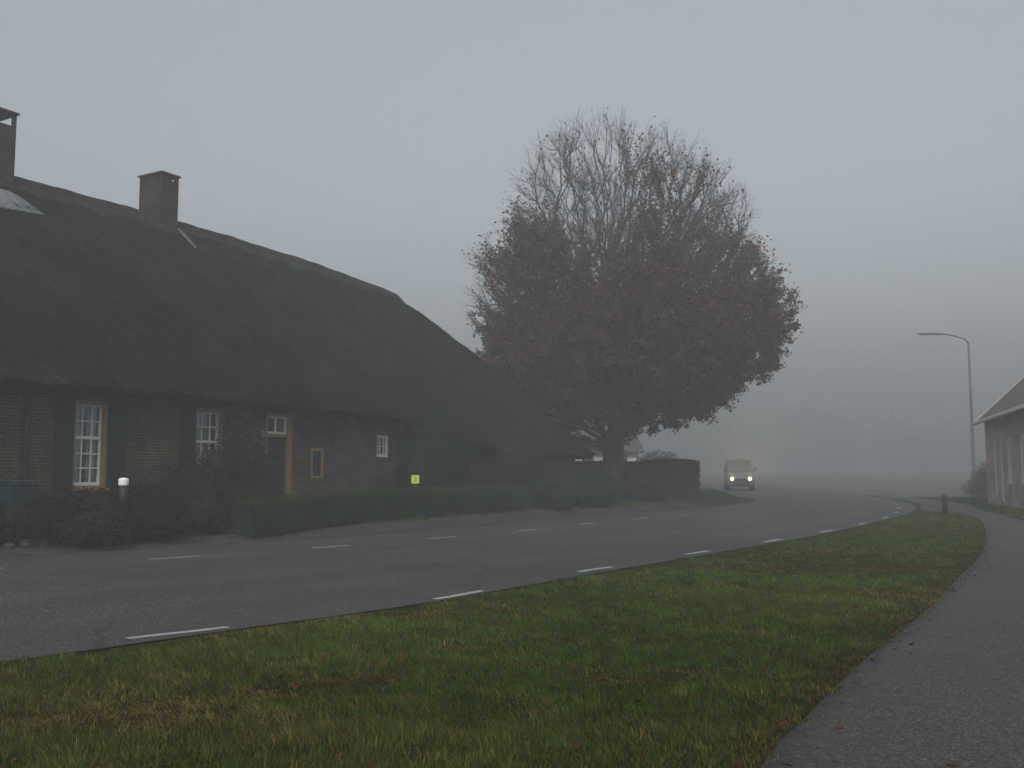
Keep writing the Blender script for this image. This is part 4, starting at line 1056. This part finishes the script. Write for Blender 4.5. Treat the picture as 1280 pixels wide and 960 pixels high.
# ------------------------------------------------------------------ grass
def blades(name, poly, spec, label=None, seed=1, tall=1.0):
    """spec: list of (ymin,ymax,density,height,width)"""
    rng = np.random.default_rng(seed); poly = np.asarray(poly)
    Vs = []; Cs = []
    lo = poly.min(0); hi = poly.max(0)
    for y0, y1, dens, h, wd in spec:
        ya, yb = max(y0, lo[1]), min(y1, hi[1])
        if yb <= ya: continue
        n = int((hi[0]-lo[0])*(yb-ya)*dens)
        per = 26 if dens > 1500 else 14
        nt_ = max(1, n//per)
        T = np.column_stack([rng.uniform(lo[0], hi[0], nt_), rng.uniform(ya, yb, nt_)])
        T = T[(np.abs(T[:,0]) < T[:,1]*.62+2.5)]      # only what the lens can plausibly reach, with margin for a side step
        T = T[inside(T, poly)]
        if not len(T): continue
        rad = rng.uniform(.022, .06, len(T))*(1+.02*T[:,1])
        tid = np.repeat(np.arange(len(T)), per)
        off = rng.normal(0, 1, (len(tid), 2))*rad[tid][:,None]*np.array([1,1])
        P = T[tid]+off
        tufth = rng.uniform(.45, 1.3, len(T))[tid]; tuftc = rng.uniform(.62, 1.4, len(T))[tid]; tuftp = rng.random(len(T))[tid]
        patch = vnoise(P, .55, 21); fine = vnoise(P, 2.6, 22); mid = vnoise(P, 1.2, 23); thin = vnoise(P, .8, 24); spot = vnoise(P, 4.5, 27)
        bare = np.clip((thin-.52)/.18, 0, 1)*np.clip((fine-.2)*2, 0, 1)
        dead = np.clip((spot-.62)/.12, 0, 1)*(.3+.7*bare)
        k = rng.random(len(P)) > .12*dead
        P, patch, fine, mid, bare, off, tufth, tuftc, tuftp, dead = [q[k] for q in (P, patch, fine, mid, bare, off, tufth, tuftc, tuftp, dead)]
        rt = rad[tid][k]
        n = len(P)
        dR_, sR2 = seg_dist(P, RE[(RE[:,1] > 0) & (RE[:,1] < 60)][::4]); dV, _ = seg_dist(P, VR[::4])
        edge = np.exp(-dR_/.25); edgeV = np.exp(-dV/.35)
        nearleft = np.clip((1.5-P[:,0])/4, 0, 1)
        H = h*tall*(.35+.7*fine+.45*mid)*tufth*rng.uniform(.5,1.3,n)*(1+.7*(rng.random(n) < .03))*(1-.6*edge)*(1+.22*nearleft)*(1-.5*bare)*(1-.35*edgeV)*(1-.5*dead)
        ang = rng.uniform(0, 2*math.pi, n)
        wind = 2*math.pi*vnoise(P, .5, 25)
        lean = rng.uniform(.25,1.1,n)*(.8+.5*nearleft*patch)+.6*bare+.5*dead
        dx = np.cos(ang)*.45+np.cos(wind)*.55+off[:,0]/rt*.55; dy = np.sin(ang)*.45+np.sin(wind)*.55+off[:,1]/rt*.55
        base = np.column_stack([P, ground(P[:,0], P[:,1])-.012])
        d = np.column_stack([dx, dy])*(lean*H)[:,None]
        up = H*np.sqrt(np.clip(1-(lean*.72)**2, .1, 1))
        a2 = rng.uniform(0, math.pi, n); sx = np.cos(a2)*wd*rng.uniform(.7,1.3,n)/2; sy = np.sin(a2)*wd/2
        s3 = np.column_stack([sx, sy, np.zeros(n)])
        midp = base+np.column_stack([d*.38, up*.62]); tip = base+np.column_stack([d, up])
        V = np.stack([base-s3, base+s3, midp+s3*.8, midp-s3*.8, tip], 1)
        green = np.array([.034,.072,.010]); bright = np.array([.052,.112,.015]); olive = np.array([.05,.066,.013]); straw = np.array([.14,.11,.035]); brown = np.array([.034,.02,.009])
        t = np.clip((patch-.32)*2.6, 0, 1)[:,None]; C = olive*(1-t)+green*t
        t = np.clip((mid-.52)*2.6, 0, 1)[:,None]; C = C*(1-t*.8)+bright*t*.8
        pick = rng.random(n); st = pick < (.06+.42*bare+.07*(1-patch)*nearleft+.12*edgeV+.05*(P[:,1] > 9)); C[st] = straw*rng.uniform(.4,1.1,(st.sum(),1))
        brn = (pick > .95-.5*edgeV-.38*bare); C[brn] = brown*rng.uniform(.6,1.5,(brn.sum(),1))
        dd_ = (tuftp > .93) | (rng.random(n) < dead*.8); C[dd_] = brown*rng.uniform(.5,1.6,(dd_.sum(),1))
        gl = (tuftp < .05); C[gl] = straw*rng.uniform(.5,1.0,(gl.sum(),1))
        C = C*rng.uniform(.6,1.4,(n,1))*tuftc[:,None]*(.9+.42*fine)[:,None]
        C5 = np.repeat(C[:,None,:], 5, 1)
        Vs.append(V.reshape(-1,3)); Cs.append(C5.reshape(-1,3))
    V = np.vstack(Vs); C = np.vstack(Cs); n = len(V)//5
    b = np.arange(n)[:,None]*5
    Q = b+np.array([[0,1,2,3]]); T3 = b+np.array([[3,2,4]])
    o = np_mesh(name, V, [Q, T3], M['grass'], col=np.column_stack([C, np.ones(len(C))]))
    return tag(o, label, None, kind='stuff')
REv = RE[(RE[:,1] > 1) & (RE[:,1] < 37.0)]
VRr = VR+np.column_stack([np.ones(len(VR)), -.3*np.ones(len(VR))])*((vnoise(VR, 2.2, 41)-.35)*.09+(vnoise(VR, .6, 42)-.5)*.08)[:,None]
VERGE = np.vstack([REv+np.array([-.02,.015]), VRr[::-1][:-1]])
blades('verge_grass', VERGE, [(3.5,6.5,8500,0.060,.0042),(6.5,9,6500,0.060,.005),(9,13,4000,0.058,.0066),(13,18,2200,0.056,.009),(18,26,1150,0.056,.013),(26,38,600,0.056,.019)])
# rough grass along the far shoulder and right of the path
sel2 = LE[(LE[:,1] > 8) & (LE[:,1] < 60)]
T2 = unit(np.gradient(sel2, axis=0)); N2 = np.column_stack([-T2[:,1], T2[:,0]])
FARV = np.vstack([sel2+N2*1.15, (sel2+N2*2.6)[::-1]])
blades('shoulder_grass', FARV, [(14,24,700,.11,.013),(24,40,420,.11,.018),(40,60,140,.13,.03)], seed=4)
FARE = np.vstack([sel2+N2*.0, (sel2+N2*(.1+.35*vnoise(sel2, .9, 44))[:,None])[::-1]])
blades('road_edge_grass', FARE, [(14,24,600,.05,.013),(24,42,380,.05,.018)], seed=8)
RP = np.vstack([PR+np.array([.05,0]), (PR+np.array([5.5,-1]))[::-1]])
blades('roadside_grass', RP, [(20,40,260,.09,.02),(40,60,90,.1,.03)], seed=6)

# fallen leaves on the verge and path
rng = np.random.default_rng(3)
C = np.column_stack([rng.uniform(-4,12,1500), 5+20*rng.random(1500)**1.5])
C = C[inside(C, VERGE)]
C = C[vnoise(C, .7, 31) > .5][:170]
edge_pts = VR[(VR[:,1] > 4) & (VR[:,1] < 26)][::2]; edge_pts = np.vstack([edge_pts+rng.normal(0,.16,edge_pts.shape)*np.array([1,.6])-np.array([.02,0]) for _ in range(6)])
red = np.array([(-1.85,7.55),(-1.78,7.6),(-1.72,7.52),(-1.8,7.5),(.0,6.8),(.35,5.6),(1.7,5.4),(1.25,5.55),(2.3,5.35)])
C = np.vstack([C, edge_pts, red]); n = len(C)
inv_ = inside(C, VERGE)
z = ground(C[:,0], C[:,1])+np.where(inv_, .03+.02*rng.random(n), .012)
a = rng.uniform(0, 2*math.pi, n); L = rng.uniform(.012, .036, n)*np.where(np.arange(n) >= n-len(red), 1.25, 1); cu_ = rng.uniform(-.3, .9, n); tl = rng.normal(0, .25, (n,2))
outl = np.array([(-1,0,.25),(-.35,.55,.1),(.35,.5,0),(1.05,0,.35),(.35,-.5,0),(-.35,-.55,.1)])
V = []
for px_, py_, up_ in outl:
    x = (px_*np.cos(a)-py_*np.sin(a))*L; y = (px_*np.sin(a)+py_*np.cos(a))*L
    V.append(np.column_stack([C[:,0]+x, C[:,1]+y, z+L*cu_*up_+x*tl[:,0]+y*tl[:,1]]))
V = np.stack(V, 1).reshape(-1, 3); b = np.arange(n)[:,None]*6
tag(np_mesh('fallen_leaves', V, np.vstack([b+np.array([[0,1,2,3]]), b+np.array([[0,3,4,5]])]), M['litter']), kind='stuff')

# ------------------------------------------------------------------ fog
DENS = .0088
m = MB(); m.box(-180,200,-40,380,-1.6,20.8)
hz = m.build('haze', []); hz.data.materials.clear()
hm = bpy.data.materials.new('fog_air'); hm.use_nodes = True; nt = hm.node_tree
nt.nodes.remove(nt.nodes['Principled BSDF'])
pv = nt.nodes.new('ShaderNodeVolumePrincipled'); pv.inputs['Density'].default_value = DENS; pv.inputs['Color'].default_value = (.485,.503,.53,1); pv.inputs['Anisotropy'].default_value = .2
for a_ in ('Density Attribute', 'Temperature Attribute'): pv.inputs[a_].default_value = ''
nt.links.new(pv.outputs[0], nt.nodes['Material Output'].inputs['Volume'])
hz.data.materials.append(hm); tag(hz, kind='stuff')

# ------------------------------------------------------------------ light
wd_ = bpy.data.worlds.new('World'); SC.world = wd_; wd_.use_nodes = True; nt = wd_.node_tree
bg = nt.nodes['Background']
sky = nt.nodes.new('ShaderNodeTexSky'); sky.sky_type = 'NISHITA'; sky.sun_disc = False
EL, ROT = R(40), R(190)
sky.sun_elevation = EL; sky.sun_rotation = ROT; sky.air_density = 1.0; sky.dust_density = 6; sky.ozone_density = 1
hs = nt.nodes.new('ShaderNodeHueSaturation'); hs.inputs['Saturation'].default_value = .32
nt.links.new(sky.outputs[0], hs.inputs['Color']); tn = nt.nodes.new('ShaderNodeMix'); tn.data_type = 'RGBA'; tn.blend_type = 'MULTIPLY'; tn.inputs['Factor'].default_value = 1
tn.inputs['B'].default_value = (.985, 1.015, 1.0, 1)      # the slightly green-blue cast of a low cloud deck
# an overcast sky is darker towards the horizon than overhead
tc = nt.nodes.new('ShaderNodeTexCoord'); sx = nt.nodes.new('ShaderNodeSeparateXYZ'); nt.links.new(tc.outputs['Generated'], sx.inputs[0])
mr = nt.nodes.new('ShaderNodeMapRange'); mr.inputs['From Min'].default_value = 0; mr.inputs['From Max'].default_value = .6; mr.inputs['To Min'].default_value = .72; mr.inputs['To Max'].default_value = 1.08
nt.links.new(sx.outputs[2], mr.inputs['Value'])
od = nt.nodes.new('ShaderNodeMix'); od.data_type = 'RGBA'; od.blend_type = 'MULTIPLY'; od.inputs['Factor'].default_value = 1
nt.links.new(hs.outputs[0], od.inputs['A']); nt.links.new(mr.outputs['Result'], od.inputs['B']); nt.links.new(od.outputs['Result'], tn.inputs['A']); nt.links.new(tn.outputs['Result'], bg.inputs['Color'])
bg.inputs['Strength'].default_value = .135
sl = bpy.data.lights.new('sun', 'SUN'); sl.energy = .5; sl.angle = R(100); sl.color = (1,.97,.93)
so_ = bpy.data.objects.new('sun', sl); COL.objects.link(so_)
so_.rotation_euler = (R(90)-EL, 0, math.pi-ROT)
so_.location = (0,0,30)

# ------------------------------------------------------------------ camera
cam = bpy.data.cameras.new('camera'); co = bpy.data.objects.new('camera', cam); COL.objects.link(co)
cam.sensor_width = 36; cam.lens = 36*1244/1280; cam.clip_start = .05; cam.clip_end = 1500
co.location = (0,0,1.5); co.rotation_euler = (R(90)+math.atan(117/1244), 0, 0)
SC.camera = co
SC.render.engine = 'CYCLES'
SC.cycles.use_denoising = True
SC.cycles.max_bounces = 8; SC.cycles.volume_bounces = 1; SC.cycles.transparent_max_bounces = 12
SC.cycles.sample_clamp_indirect = 6
SC.view_settings.view_transform = 'Standard'; SC.view_settings.look = 'None'; SC.view_settings.gamma = 1; SC.view_settings.exposure = .55
SC.view_settings.use_curve_mapping = False
